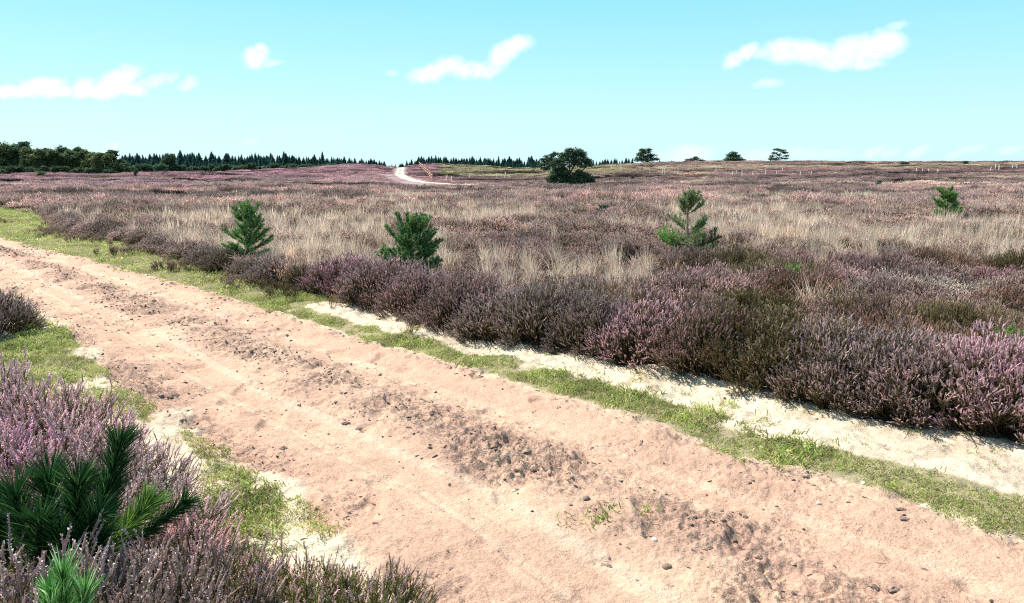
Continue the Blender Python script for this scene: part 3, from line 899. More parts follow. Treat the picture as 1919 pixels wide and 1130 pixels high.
for (px, Y_, s, tn, lb) in [
    (-40, 2.2, 1.2, (.27, .21, .22), 'dark tall heather bush in the bottom left corner of the picture'),
    (75, 2.15, 1.05, (.24, .19, .20), 'dark heather bush in front of the dark pine seedling, behind the bright green shoots'),
    (185, 2.2, 1.05, (.27, .21, .21), 'dark heather bush right of the bright green shoots, hiding the foot of the dark pine'),
    (285, 2.32, 1.0, (.32, .24, .24), 'brownish heather bush below the yellow green pine shoot')]:
    bush(BUSH_FINE[int(px) % 2], ray(px, 1000)[0] * Y_, Y_, s, lb, g_fl, tn, s * 1.12)
for (dx, dy, s, lb) in [(-5.25, 7.6, 1.02, 'dark heather bush cut by the left picture edge, front one above the grass patch'), (-6.1, 8.3, .95, 'dark heather bush cut by the left picture edge, further back beside the track')]:
    bush(BUSHES[1], dx, dy, s, lb, 'heather bushes on the mound left of the track', (.30, .23, .27))


def jgrid(x0, x1, y0, y1, sp):
    gx, gy = np.meshgrid(np.arange(x0, x1, sp), np.arange(y0, y1, sp))
    gx = gx.ravel(); gy = gy.ravel()
    return gx + RNG.uniform(-.5, .5, len(gx)) * sp, gy + RNG.uniform(-.5, .5, len(gy)) * sp


def wedge(x, y, r0, r1, a=41):
    r = np.hypot(x, y)
    return (r >= r0) & (r < r1) & (np.abs(np.degrees(np.arctan2(x, y))) < a)


def right_heath(x, y, inset=0.0):
    return (x > X_R3(y) + inset)


def left_heath(x, y):
    return inpoly(x, y, LEFT_HEATH) | inpoly(x, y, LEFT_MOUND) | ((x < X_L1(y) - 2.5) & (y > 14))


def bushes_at(x, y, cell, sd):
    """the bush each sprig belongs to: distance from its centre, direction, and the bush's own random numbers"""
    gx = np.floor(x / cell); gy = np.floor(y / cell)
    best = np.full(len(x), 1e9); bx = np.zeros(len(x)); by = np.zeros(len(x)); r1 = np.zeros(len(x)); r2 = np.zeros(len(x))
    for i in (-1, 0, 1):
        for j in (-1, 0, 1):
            cx = gx + i; cy = gy + j
            px = (cx + .15 + .7 * _h(cx, cy, sd)) * cell; py = (cy + .15 + .7 * _h(cx, cy, sd + 1)) * cell
            a = _h(cx, cy, sd + 2); b = _h(cx, cy, sd + 3)
            d = np.hypot(x - px, y - py) / (.75 + .5 * a)
            m = d < best
            best = np.where(m, d, best); bx = np.where(m, px, bx); by = np.where(m, py, by); r1 = np.where(m, a, r1); r2 = np.where(m, b, r2)
    return np.clip(best / (cell * .66), 0, 1), np.arctan2(y - by, x - bx), bx, by, r1, r2


def mound(x, y):
    return .48 + .80 * sstep(.28, .72, fbm(x * .9, y * .9, 120, 3))


def do_heather():
    sets = []
    for (r0, r1, sp, temps, base, hsc) in ((1.6, 8, .135, TUFT, 0, .92), (8, 15, .165, TUFT, 0, 1.05), (15, 33, .25, TUFT, 0, 1.4)):
        x, y = jgrid(-r1 * .75, r1 * .75, .6, r1, sp)
        ok = wedge(x, y, r0, r1, 43) & ((right_heath(x, y, .42)) | (left_heath(x, y) & (y > 5.6)))
        x, y = x[ok], y[ok]
        keep = RNG.random(len(x)) > straw_density(x, y) * .55
        x, y = x[keep], y[keep]
        q_, ph, bx, by, ra, rb = bushes_at(x, y, .95, 200)
        m = (.62 + .62 * ra) * (1 - .62 * q_ ** 2.2) * (.85 + .3 * fbm(x * .5, y * .5, 121, 2)) * (1 - .3 * straw_density(x, y)) + .12
        s = hsc * RNG.uniform(.8, 1.1, len(x)) * (1 - .2 * q_)
        rt = np.stack([RNG.normal(0, .10, len(x)), .75 * q_ ** 1.5 + RNG.normal(0, .10, len(x)), ph + RNG.normal(0, .25, len(x))], 1)
        sets.append((x, y, np.stack([s, s, m * RNG.uniform(.9, 1.1, len(x))], 1), RNG.integers(0, 6, len(x)), rt, heath_tint(x * .35 + bx * .65, y * .35 + by * .65) * (.82 + .36 * rb[:, None])))
    x, y = jgrid(-20, 0, 7.5, 27, .16)
    ok = (x > X_R1(y) + .35) & (x < X_R3(y) + .3) & (RNG.random(len(x)) < sstep(.5, .68, fbm(x * 1.1, y * 1.1, 131, 3)) * sstep(-1.6, -.2, x - X_R3(y)) * .8) & wedge(x, y, 5, 28, 43)
    x, y = x[ok], y[ok]
    q_ = RNG.uniform(.3, .62, len(x))
    sets.append((x, y, np.stack([q_, q_, q_ * .85], 1), RNG.integers(0, 6, len(x)), .2))
    x, y = jgrid(-6, 0, .9, 5.6, .15)
    ok = wedge(x, y, 1.35, 7, 60) & inpoly(x + .12, y + .06, LEFT_HEATH)
    x, y = x[ok], y[ok]
    sets.append((x, y, np.stack([np.ones(len(x)), np.ones(len(x)), .70 + .2 * fbm(x * 2, y * 2, 127, 2) - .25 * (y < 2.6)], 1), 12 + RNG.integers(0, 4, len(x)), .13))
    for (r0, r1, sp, voff, nv, hsc, tilt) in ((33, 92, .5, 6, 3, 1.0, .08), (92, 300, 1.2, 9, 3, 1.05, .05)):
        x, y = jgrid(-r1 * .72, r1 * .72, 1, r1, sp)
        ok = wedge(x, y, r0, r1, 40) & (right_heath(x, y, .4) | left_heath(x, y)) & (path_dist(x, y) > 2.1 + 1.9 * (y < 160))
        x, y = x[ok], y[ok]
        u = x / y
        field = sstep(-.098, -.085, u) * (1 - sstep(.10, .2, u)) * sstep(165, 180, y)
        keep = RNG.random(len(x)) > np.maximum(straw_density(x, y) * .5, field * .35)
        x, y = x[keep], y[keep]
        nearpath = (path_dist(x, y + 6) < 8) & (y < 160)
        m = (.55 + .75 * sstep(.3, .7, fbm(x * .22, y * .22, 125, 3))) * np.where(nearpath, .35, 1)
        s = hsc * RNG.uniform(.85, 1.2, len(x))
        q_, ph, bx, by, ra, rb = bushes_at(x, y, 2.2 if r1 < 100 else 5.0, 210)
        m = m * (.7 + .6 * ra) * (1.08 - .45 * q_ ** 2)
        sets.append((x, y, np.stack([s, s, m], 1), voff + RNG.integers(0, nv, len(x)), tilt, heath_tint(x, y) * (.85 + .3 * rb[:, None])))
    x = np.concatenate([s[0] for s in sets]); y = np.concatenate([s[1] for s in sets])
    scl = np.concatenate([s[2] for s in sets]); var = np.concatenate([s[3] for s in sets])
    rot = np.concatenate([s[4] if isinstance(s[4], np.ndarray) else rand_rot(len(s[0]), s[4]) for s in sets])
    tints = np.concatenate([s[5] if len(s) > 5 else heath_tint(s[0], s[1]) for s in sets])
    P = np.stack([x, y, zg(x, y) - .015], 1)
    o = scatter('heather', TUFT + TUFT_FAR + TUFT_VFAR + TUFT_FINE, M_HEATHER, P, rot, scl, var, tints * RNG.uniform(.88, 1.12, (len(x), 1)))
    tag(o, 'moor of purple, pink and brown heather spreading from the track to the hills', 'heather', None, 'stuff')
    print('heather instances', len(x))


do_heather()

# ------------------------------------------------------------------ grasses
def blade_tuft(n, h, spread, rad_, w, cols, bend, hmin=.6):
    mb = MB()
    a = RNG.random(n) * 6.283; q_ = np.sqrt(RNG.random(n)) * rad_
    pos = np.stack([q_ * np.cos(a), q_ * np.sin(a), np.zeros(n)], 1)
    d = np.stack([RNG.normal(0, spread, n), RNG.normal(0, spread, n), np.ones(n)], 1)
    c = np.array([cols[i] for i in RNG.integers(0, len(cols), n)]) * RNG.uniform(.75, 1.25, (n, 1))
    c = np.concatenate([c, np.zeros((n, 1))], 1)
    needles(mb, pos, d, h * RNG.uniform(hmin, 1.05, n), w, c, bend)
    return mb.arrays()


STRAWC = [(.84, .69, .55), (.90, .76, .62), (.74, .58, .46), (.72, .56, .42), (.54, .40, .30)]
GREENC = [(.30, .42, .085), (.37, .48, .12), (.22, .31, .07), (.46, .50, .18), (.60, .50, .32), (.62, .52, .36), (.30, .22, .13)]
ST = [blade_tuft(60, .64, sp_, .07, .0052, STRAWC, bd_) for sp_, bd_ in ((.16, .12), (.28, .25), (.38, .35))]
ST_W = [blade_tuft(60, .60, .20, .22, .011, STRAWC, .15) for _ in range(3)]
ST_F = [blade_tuft(60, .52, .2, .8, .05, STRAWC, .12) for _ in range(2)]
sx, sy, ss, sv = [], [], [], []
for (r0, r1, sp, off, nv, prob) in ((6, 19, .27, 0, 3, 1.0), (17, 45, .42, 3, 3, 1.0), (45, 270, 1.5, 6, 2, .9)):
    x, y = jgrid(-r1 * .72, r1 * .72, 1, r1, sp)
    ok = wedge(x, y, r0, r1, 40) & right_heath(x, y, .55) & (path_dist(x, y) > 4)
    x, y = x[ok], y[ok]
    k_ = RNG.random(len(x)) < straw_density(x, y) * prob * np.where(y < 45, .30 + .55 * vnoise(x * 1.6, y * 1.6, 152), 1)
    x, y = x[k_], y[k_]
    s = RNG.uniform(.6, 1.15, len(x)); s = np.where(y > 45, s * .7, s)
    sx.append(x); sy.append(y); ss.append(np.stack([s, s, s * (1 + .25 * (fbm(x, y, 5) - .5))], 1)); sv.append(off + RNG.integers(0, nv, len(x)))
sx = np.concatenate(sx); sy = np.concatenate(sy); ss = np.concatenate(ss); sv = np.concatenate(sv)
rr = rand_rot(len(sx), .08); rr[:, 1] += .18 * fbm(sx * .3, sy * .3, 150, 2)
o = scatter('dry_grass', ST + ST_W + ST_F, M_STRAW, np.stack([sx, sy, zg(sx, sy)], 1), rr, ss, sv)
tag(o, 'tall straw coloured dry grass standing in bands among the heather', 'dry grass', None, 'stuff')
print('straw', len(sx))

GT = [blade_tuft(26, .05, .55, .045, .0036, GREENC, .35, .4) for _ in range(4)] + [blade_tuft(34, .045, .6, .10, .007, GREENC, .35, .4) for _ in range(2)]
DT = [blade_tuft(14, .05, .9, .03, .003, STRAWC + [(.25, .17, .11)] * 3, .5, .4) for _ in range(2)]
x1, y1 = jgrid(-6.5, 5, 2.2, 10, .029)
x2, y2 = jgrid(-32, 0, 10, 38, .075)
x = np.concatenate([x1, x2]); y = np.concatenate([y1, y2]); small = np.concatenate([np.ones(len(x1), bool), np.zeros(len(x2), bool)])
w_ = fbm(x * 2.3, y * 2.3, 88, 3) - .5; w2 = fbm(x * 6, y * 6, 92, 3) - .5; n_ = fbm(x * 3, y * 3, 80, 4)
d1 = x - X_R1(y) - .05 - (w_ * .40 + w2 * .30); d2 = X_R2(y) - x - .05 + (w_ * .35 - w2 * .3)
strip = (x > X_R1(y) - .2) * sstep(-.06, .06, d1) * sstep(-.10, .06, d2) * sstep(.36, .52, n_ + .10 + .4 * w2)
strip = np.maximum(strip, .9 * ((x > X_R1(y)) & (y > 9.5) & (x < X_R3(y) + .3 + .6 * (y > 26)) & (d1 > 0)))
tt_ = track_t(x, y)
ga = ((inpoly(x + w_ * .6, y + w_ * .6, GRASS_A) | inpoly(x + w_ * .45, y - w_ * .45, GRASS_B)) & (tt_ > 1.03)) * sstep(.30, .46, n_ + .08 + w2 * .5)
centre = inpoly(x + w_ * .3, y + w_ * .3, [at_z(*p) for p in ((1040, 965), (1110, 955), (1180, 945), (1215, 965), (1150, 985), (1060, 985))]) * .07
stray = .02 * (x > X_R1(y)) * (x < X_R3(y) + .2) + .015 * (tt_ > 1.0) * (tt_ < 1.6)
pr = np.maximum(np.maximum(strip, ga * .9), np.maximum(centre, stray))
k_ = (RNG.random(len(x)) < pr) & wedge(x, y, 2, 44, 44)
x, y, small = x[k_], y[k_], small[k_]
s = RNG.uniform(.65, 1.25, len(x)) * (.85 + .9 * sstep(.45, .75, fbm(x * 2.2, y * 2.2, 93, 3)))
var = np.where(small, RNG.integers(0, 4, len(x)), RNG.integers(4, 6, len(x)))
o = scatter('grass', GT, M_GRASS, np.stack([x, y, zg(x, y) - .004], 1), rand_rot(len(x), .2), np.stack([s, s, s * .9], 1), var)
tag(o, 'short green grass in a strip beside the sandy track and in patches on its left', 'grass', None, 'stuff')
print('turf', len(x))
x, y = jgrid(-4, 5, 2.3, 11, .10)
k_ = (x > X_R2(y) - .1) & (x < X_R3(y) + .25) & (RNG.random(len(x)) < .10 + .5 * (x > X_R3(y) - .12)) | (track_t(x, y) > 1.0) & (track_t(x, y) < 1.7) & (RNG.random(len(x)) < .10)
x, y = x[k_], y[k_]
s = RNG.uniform(.5, 1.4, len(x))
o = scatter('withered_grass', DT, M_STRAW, np.stack([x, y, zg(x, y) - .003], 1), rand_rot(len(x), .3), np.stack([s, s, s], 1), RNG.integers(0, 2, len(x)))
tag(o, 'scattered withered blades on the pale sand at the foot of the heather', 'withered grass', None, 'stuff')

# ------------------------------------------------------------------ crumbs of dark soil, clods, stones
_ph = (1 + 5 ** .5) / 2
ICO_V = np.array([(-1, _ph, 0), (1, _ph, 0), (-1, -_ph, 0), (1, -_ph, 0), (0, -1, _ph), (0, 1, _ph), (0, -1, -_ph), (0, 1, -_ph), (_ph, 0, -1), (_ph, 0, 1), (-_ph, 0, -1), (-_ph, 0, 1)], float)
ICO_V /= np.linalg.norm(ICO_V[0])
ICO_F = np.array([(0, 11, 5), (0, 5, 1), (0, 1, 7), (0, 7, 10), (0, 10, 11), (1, 5, 9), (5, 11, 4), (11, 10, 2), (10, 7, 6), (7, 1, 8), (3, 9, 4), (3, 4, 2), (3, 2, 6), (3, 6, 8), (3, 8, 9), (4, 9, 5), (2, 4, 11), (6, 2, 10), (8, 6, 7), (9, 8, 1)])


def subdiv(v, f):
    e = {}; v = list(map(tuple, v)); nf = []
    def mid(a, b):
        k_ = (min(a, b), max(a, b))
        if k_ not in e:
            m_ = (np.array(v[a]) + np.array(v[b])) / 2
            v.append(tuple(m_ / np.linalg.norm(m_))); e[k_] = len(v) - 1
        return e[k_]
    for a, b, c in f:
        ab, bc, ca = mid(a, b), mid(b, c), mid(c, a)
        nf += [(a, ab, ca), (b, bc, ab), (c, ca, bc), (ab, bc, ca)]
    return np.array(v), np.array(nf)
ICO2 = subdiv(ICO_V, ICO_F)
ICO3 = subdiv(*ICO2)


def lump(ico, sx_, sy_, sz_, jit, col):
    v = ico[0].copy()
    j = 1 + jit * (fbm(v[:, 0] * 1.7 + RNG.random() * 90, v[:, 1] * 1.7 + v[:, 2] * 1.3, 3, 3) - .5) * 2 + RNG.normal(0, jit * .30, len(v))
    v = v * j[:, None] * (sx_, sy_, sz_)
    return v, ico[1], np.broadcast_to(np.array(tuple(col) + (0,)), (len(v), 4))
CR = [lump((ICO_V, ICO_F), 1.2, RNG.uniform(.45, .9), RNG.uniform(.22, .42), .7, c) for c in ((.26, .18, .145), (.34, .24, .19), (.19, .135, .115), (.42, .30, .235), (.13, .095, .08))]
mbt = MB(); tube(mbt, [(-1.6, 0, .1), (-.5, .25, .25), (.6, .1, .2), (1.7, -.3, .35)], (.10, .09, .07, .03), 4, (.13, .095, .075, 0))
tube(mbt, [(-.3, .2, .25), (.3, .8, .5)], (.06, .02), 3, (.13, .095, .075, 0))
CR.append(mbt.arrays())
x, y = jgrid(-14, 5.5, 1.9, 20, .028)
_, t_, rg_ = near_relief(x, y)
n1 = fbm(x * 5, y * 5, 140, 3)
pr = np.clip(rg_, 0, 1) * (.25 + .75 * sstep(.38, .56, n1)) * .44 + .0025 + .05 * (t_ > 1.0) * (t_ < 1.25) * sstep(.5, .6, n1) + .03 * (t_ < 0) * (x < X_R3(y)) * sstep(.55, .65, n1)
k_ = (RNG.random(len(x)) < pr) & (t_ > -1.2) & (t_ < 1.35) & (x < X_R3(y) + .1) & wedge(x, y, 1.9, 20, 43)
x, y = x[k_], y[k_]
s = np.clip(RNG.lognormal(math.log(.0055), .55, len(x)), .0028, .012) * (1 + .08 * y)
o = scatter('soil_crumbs', CR, M_CLOD, np.stack([x, y, zg(x, y)], 1), rand_rot(len(x), .35), np.stack([s, s, s], 1), np.where(RNG.random(len(x)) < .12, 5, RNG.integers(0, 5, len(x))))
tag(o, 'dark soil crumbs and twig bits strewn along the middle and edges of the track', 'soil crumbs', None, 'stuff')
print('crumbs', len(x))

for (px, py, s, lb) in [
    (648, 787, .034, 'dark soil clod on the middle ridge, left one of the pair'),
    (672, 796, .038, 'dark soil clod on the middle ridge, right one of the pair'),
    (870, 795, .036, 'grey soil clod alone on the middle ridge, right of the pair'),
    (971, 850, .034, 'rounded soil clod with a dark hollow under it in the middle of the track'),
    (1002, 874, .038, 'ragged dark clod just below the rounded clod in the middle of the track'),
    (1330, 1020, .026, 'small black clod in the brown middle strip, upper left of the flat grey clod'),
    (1425, 1040, .036, 'flat grey clod in the brown middle strip near the bottom right'),
    (1690, 955, .030, 'upper dark clod of the little heap between grass verge and right wheel lane'),
    (1694, 972, .032, 'lower dark clod of the little heap between grass verge and right wheel lane'),
    (1136, 1040, .034, 'dark clod left of the two pebbles near the bottom middle'),
    (1675, 1096, .036, 'dark clod at the bottom right where the middle strip leaves the picture'),
    (1640, 1092, .03, 'smaller dark clod next to the clod at the bottom right'),
    (285, 722, .045, 'flat dark clod by the left heather, upper of three on the pale sand'),
    (322, 744, .05, 'wide dark clod by the left heather, lowest of three on the pale sand'),
    (298, 738, .035, 'small dark clod by the left heather, middle of three on the pale sand'),
    (530, 838, .034, 'crumbly dark clod on the left border of the left wheel lane')]:
    x, y = at_z(px, py)
    mb = MB()
    s *= .85
    for i in range(16):
        a = RNG.random() * 6.283; q_ = s * RNG.uniform(.2, .85) * (i > 0)
        k = .62 if i == 0 else RNG.uniform(.10, .42)
        v, f, c = lump(ICO2, s * k, s * k * RNG.uniform(.6, .9), s * k * RNG.uniform(.28, .5), .6, np.array((.24, .17, .14)) * RNG.uniform(.6, 1.3))
        mb.merge((v, f, c), rotz(RNG.random() * 6), (q_ * math.cos(a), q_ * math.sin(a) * .7, s * .06))
    o = mb.build('soil_clod', M_CLOD); o.location = (x, y, float(zg(x, y)[0]))
    tag(o, lb, 'clod', 'soil clods on the track')
for (px, py, s, col, lb) in [
    (1099, 935, .030, (.22, .17, .16), 'round grey brown stone in the middle strip of the track beside the sparse grass'),
    (1226, 1010, .022, (.78, .74, .68), 'small white pebble in the brown strip near the bottom middle'),
    (1250, 1053, .030, (.24, .17, .13), 'rounded brown stone below the white pebble near the bottom middle'),
    (1618, 905, .020, (.80, .78, .72), 'white pebble at the edge of the green grass verge on the right'),
    (1534, 938, .018, (.75, .68, .58), 'pale pebble on the pink sand left of the grass verge on the right'),
    (963, 908, .018, (.75, .70, .62), 'pale pebble among the clods in the middle of the track')]:
    x, y = at_z(px, py)
    s *= .72
    v, f, c = lump(ICO3, s, s * .8, s * .62, .12, col)
    v = v + (fbm(v[:, 0:1] * 60, v[:, 1:2] * 60, 4) - .5) * s * .1
    me = np_mesh('stone', v, f, c, True); o = link('stone', me, M_STONE); o.location = (x, y, float(zg(x, y)[0]) + s * .25)
    o.rotation_euler = (0, 0, RNG.random() * 6)
    tag(o, lb, 'stone', 'stones on the track')

# ------------------------------------------------------------------ young pines
def pine_shoot(mb_n, mb_w, p0, p1, up, dens, nl, nw, cols, r0=.006, bare=.15, fwd=1.1):
    """a twig from p0 to p1 bending by up, needles all round"""
    p0 = np.asarray(p0, float); p1 = np.asarray(p1, float)
    ln = np.linalg.norm(p1 - p0)
    ctrl = (p0 + p1) / 2 + np.array((0, 0, -up * ln))
    t = np.linspace(0, 1, 6)[:, None]
    pts = p0 * (1 - t) ** 2 + 2 * ctrl * t * (1 - t) + p1 * t ** 2
    if mb_w is not None:
        tube(mb_w, pts, np.linspace(r0, r0 * .35, 6), 5, (.20, .15, .10, 0), (.16, .13, .07, 0))
    n = max(6, int(ln * dens))
    tt = bare + (1 - bare) * RNG.random(n); tt[: n // 8] = 1.0
    T = tt[:, None]
    pos = p0 * (1 - T) ** 2 + 2 * ctrl * T * (1 - T) + p1 * T ** 2
    tan = 2 * (ctrl - p0) * (1 - T) + 2 * (p1 - ctrl) * T
    tan /= np.linalg.norm(tan, axis=1, keepdims=True)
    side = RNG.normal(size=(n, 3)); side -= (side * tan).sum(1)[:, None] * tan; side /= np.linalg.norm(side, axis=1, keepdims=True)
    d = side + tan * RNG.uniform(.5, 1.5, (n, 1)) * fwd + np.array((0, 0, .15))
    c = np.array([cols[i] for i in RNG.integers(0, len(cols), n)]) * RNG.uniform(.75, 1.3, (n, 1))
    needles(mb_n, pos, d, nl * RNG.uniform(.75, 1.1, n), nw, np.concatenate([c, np.zeros((n, 1))], 1), .06)


PG = [(.11, .21, .075), (.16, .27, .09), (.07, .15, .06)]
PG_L = [(.19, .33, .08), (.14, .27, .07), (.24, .38, .12)]
PG_D = [(.04, .075, .05), (.055, .095, .06), (.03, .06, .04)]


def young_pine(px, top_py, base_py, label, whorls, cols, seed, Y=None, extra=(), lean=0.0, nl=.055, nbr=6, tone=1.0, gaps=()):
    """whorls: (share of height, branch length in m, rise) from the ground up; heather hides the foot"""
    global RNG
    keep_rng = RNG; RNG = np.random.default_rng(seed)
    if Y is None:
        x, Y = at_z(px, base_py, .30)
    x = ray(px, base_py)[0] * Y
    zb = float(zg(x, Y)[0])
    H = at_y(px, top_py, Y).z - zb
    root = bpy.data.objects.new('young_pine', None); COL.objects.link(root)
    root.location = (x, Y, zb - .02)
    tag(root, label, 'young pine', 'young pines in the heath')
    mn, mw = MB(), MB()
    hp = np.linspace(0, 1, 8)
    tr = np.stack([lean * H * hp ** 1.5 + .012 * np.sin(hp * 7), .01 * np.cos(hp * 6), hp * H * .97], 1)
    tube(mw, tr, np.linspace(.022, .007, 8) * max(.6, H), 7, (.24, .19, .13, 0), (.30, .24, .15, 0), .1)
    cvar = [tuple(np.array(c) * tone) for c in cols]
    def tp(h):
        return np.array([np.interp(h, hp, tr[:, i]) for i in range(3)])
    pine_shoot(mn, None, tp(.86), tp(1.0) + (0, 0, H * .03), 0, 480, nl * .8, .0055, cvar, bare=0)
    for (h, bl, rise) in whorls:
        n = nbr + RNG.integers(-1, 2)
        a0 = RNG.random() * 6.283
        for k in range(n):
            a = a0 + k * 6.283 / n + RNG.normal(0, .30)
            if any(abs((a - g + math.pi) % (2 * math.pi) - math.pi) < w and g0 < h < g1 for (g, w, g0, g1) in gaps):
                continue
            if RNG.random() < .12: continue
            l = bl * RNG.uniform(.55, 1.08)
            p0 = tp(min(.97, h + RNG.normal(0, .022)))
            p1 = p0 + np.array((math.cos(a) * l, math.sin(a) * l, l * rise * RNG.uniform(.4, 1.5)))
            pine_shoot(mn, mw, p0, p1, .10, 620, nl, .0065, cvar, bare=.2)
            for sgn in (-1, 1):
                for s_ in (.45, .7):
                    if l * (1 - s_) > .04 and RNG.random() < .85:
                        q0 = p0 * (1 - s_) + p1 * s_ - (0, 0, .05 * l)
                        b = a + sgn * RNG.uniform(.5, .9)
                        q1 = q0 + np.array((math.cos(b), math.sin(b), rise * 1.15)) * l * .42
                        pine_shoot(mn, mw, q0, q1, .1, 620, nl * .92, .0065, cvar, .004, .05)
    for (a, h, l, rise, cc, thick) in extra:
        p0 = tp(h)
        for k in range(thick):
            a2 = a + RNG.normal(0, .25); l2 = l * RNG.uniform(.65, 1.1)
            p1 = p0 + np.array((math.cos(a2) * l2, math.sin(a2) * l2, l2 * rise * RNG.uniform(.6, 1.3)))
            pine_shoot(mn, mw, p0, p1, .12, 460, nl, .0055, cc, bare=.35)
            for s_ in (.5, .75, .9):
                q0 = p0 * (1 - s_) + p1 * s_; q1 = q0 + RNG.normal(0, .05, 3) + (0, 0, .12)
                pine_shoot(mn, mw, q0, q1, 0, 460, nl, .0055, cc, .004, 0)
    mw.build('trunk', M_BARK, root)
    mn.build('crown', M_NEEDLE, root)
    RNG = keep_rng
    return root


young_pine(465, 380, 474, 'dark green conical young pine before the straw grass, leftmost of the young pines',
           [(.26, .42, .3), (.33, .38, .5), (.41, .36, .6), (.50, .31, .7), (.59, .26, .9), (.70, .23, 1.1), (.79, .15, 1.4), (.87, .09, 1.8)], PG, 3, nbr=7)
young_pine(772, 400, 503, 'broad bushy young pine with a pale stem, rising straight from the mauve heather',
           [(.24, .38, .3), (.30, .42, .5), (.37, .40, .6), (.44, .34, .7), (.52, .30, .9), (.61, .28, 1.1), (.71, .22, 1.3), (.81, .14, 1.9)], PG, 5, nbr=8, lean=.02, extra=[(3.3, .30, .42, .55, PG_L, 2)], tone=1.15)
young_pine(1287, 352, 470, 'thin young pine with bare stem gaps and a bright green lobe low on its left',
           [(.26, .46, .3), (.33, .40, .4), (.44, .40, .6), (.50, .28, .8), (.72, .22, .95), (.77, .20, 1.0), (.83, .16, 1.2), (.90, .09, 1.6)], [(.20, .25, .12), (.17, .22, .10), (.24, .28, .14)], 8, nbr=5,
           extra=[(3.25, .30, .50, .35, PG_L, 4), (2.9, .24, .42, .3, PG_L, 2), (.1, .26, .50, .28, [(.05, .10, .04)], 3)], gaps=[(3.1, .8, .4, .6)])
young_pine(1774, 350, 403, 'fresh green crooked young pine in the pale grass at the right',
           [(.26, .50, .25), (.34, .48, .4), (.46, .36, .6), (.60, .26, .8), (.74, .28, .8), (.86, .12, 1.5)], [(.15, .27, .07), (.20, .33, .10), (.10, .19, .06)], 13, nbr=6, lean=-.02, nl=.075)
young_pine(1128, 381, 402, 'tiny grey green pine half sunk in grass left of the thin gappy young pine',
           [(.4, .28, .5), (.6, .2, .8), (.8, .12, 1.2)], PG_D, 17, nbr=5, tone=1.5)
young_pine(1478, 498, 522, 'small bright green pine seedling peeping out of the brown heather',
           [(.55, .16, .7), (.8, .13, .9)], PG_L, 19, nbr=5, tone=.9)
young_pine(1921, 610, 650, 'bright green pine seedling cut by the right picture edge above the mauve bushes',
           [(.55, .20, .6), (.75, .15, .9)], PG_L, 23, nbr=5, tone=.9)
young_pine(483, 468, 490, 'low dark pine shoot at the right foot of the leftmost young pine', [(.6, .18, .4), (.8, .12, .6)], PG_D, 29, nbr=4, Y=at_z(483, 490, .3)[1] - .4) if False else None


def front_pine(label, shoots, seed, cat='pine seedling', nw=.0042, fwd=2.0):
    """shoots: (px0, py0, px1, py1, Y, Y1, needle length, colours)"""
    global RNG
    keep_rng = RNG; RNG = np.random.default_rng(seed)
    root = bpy.data.objects.new('pine_seedling', None); COL.objects.link(root)
    b = at_y(shoots[0][0], shoots[0][1], shoots[0][4]); gx, gy = b.x, b.y
    root.location = (gx, gy, 0)
    mn, mw = MB(), MB()
    off = np.array((gx, gy, 0))
    foot = np.array((0, 0, 0.))
    for (a, b_, c, d_, Y0, Y1, nl, cols, dens) in shoots:
        p0 = np.array(at_y(a, b_, Y0)) - off; p1 = np.array(at_y(c, d_, Y1)) - off
        tube(mw, [foot, p0 * .5 + foot * .5 + (0.02, 0, .03), p0], (.010, .008, .006), 6, (.12, .09, .07, 0))
        pine_shoot(mn, mw, p0, p1, .06, dens, nl, nw, cols, .006, -.0, fwd)
        pine_shoot(mn, None, p0 * .62 + foot * .38 + (0.015, 0, .02), p0, .02, dens * .55, nl * .8, nw, cols, .006, 0, fwd)
    mw.build('stem', M_BARK, root); mn.build('needles', M_NEEDLE, root)
    tag(root, label, cat, 'pine seedlings in the left foreground')
    RNG = keep_rng
DG = [(.012, .048, .014), (.018, .065, .017), (.009, .036, .012), (.012, .048, .014), (.018, .065, .017), (.075, .15, .045)]
YG = [(.16, .27, .045), (.11, .21, .04), (.05, .12, .03)]
BG = [(.07, .20, .045), (.13, .28, .08), (.26, .40, .20), (.05, .14, .035)]
front_pine('dark green long needled pine seedling with its tallest shoot leaning right, left foreground',
           [(110, 1085, 92, 905, 2.623, 2.623, 0.150, DG, 1955), (165, 1050, 222, 842, 2.684, 2.867, 0.138, DG, 1955), (60, 1030, 30, 935, 2.562, 2.562, 0.144, DG, 1615),
            (140, 1080, 146, 915, 2.562, 2.501, 0.144, DG, 1955), (170, 1050, 275, 950, 2.562, 2.684, 0.126, YG, 1700), (120, 1060, 180, 970, 2.501, 2.440, 0.120, DG, 1700), (230, 1025, 345, 945, 2.745, 2.806, 0.090, DG, 1275),
            (180, 1050, 200, 930, 2.745, 2.806, 0.132, DG, 1700), (20, 1060, 0, 960, 2.684, 2.684, 0.144, DG, 1530), (90, 1090, 75, 985, 2.501, 2.440, 0.132, DG, 1870), (160, 1090, 190, 1010, 2.501, 2.501, 0.120, DG, 1530), (130, 1080, 115, 1000, 2.464, 2.440, 0.132, DG, 1700)], 31, nw=.0043, fwd=1.5)
front_pine('bright green pine seedling upright at the bottom left edge, below the dark one',
           [(122, 1185, 118, 1085, 1.85, 1.85, .10, BG, 1500), (100, 1200, 95, 1120, 1.83, 1.82, .09, BG, 1200), (144, 1195, 158, 1115, 1.85, 1.87, .09, BG, 1200)], 37, nw=.0046, fwd=2.2)

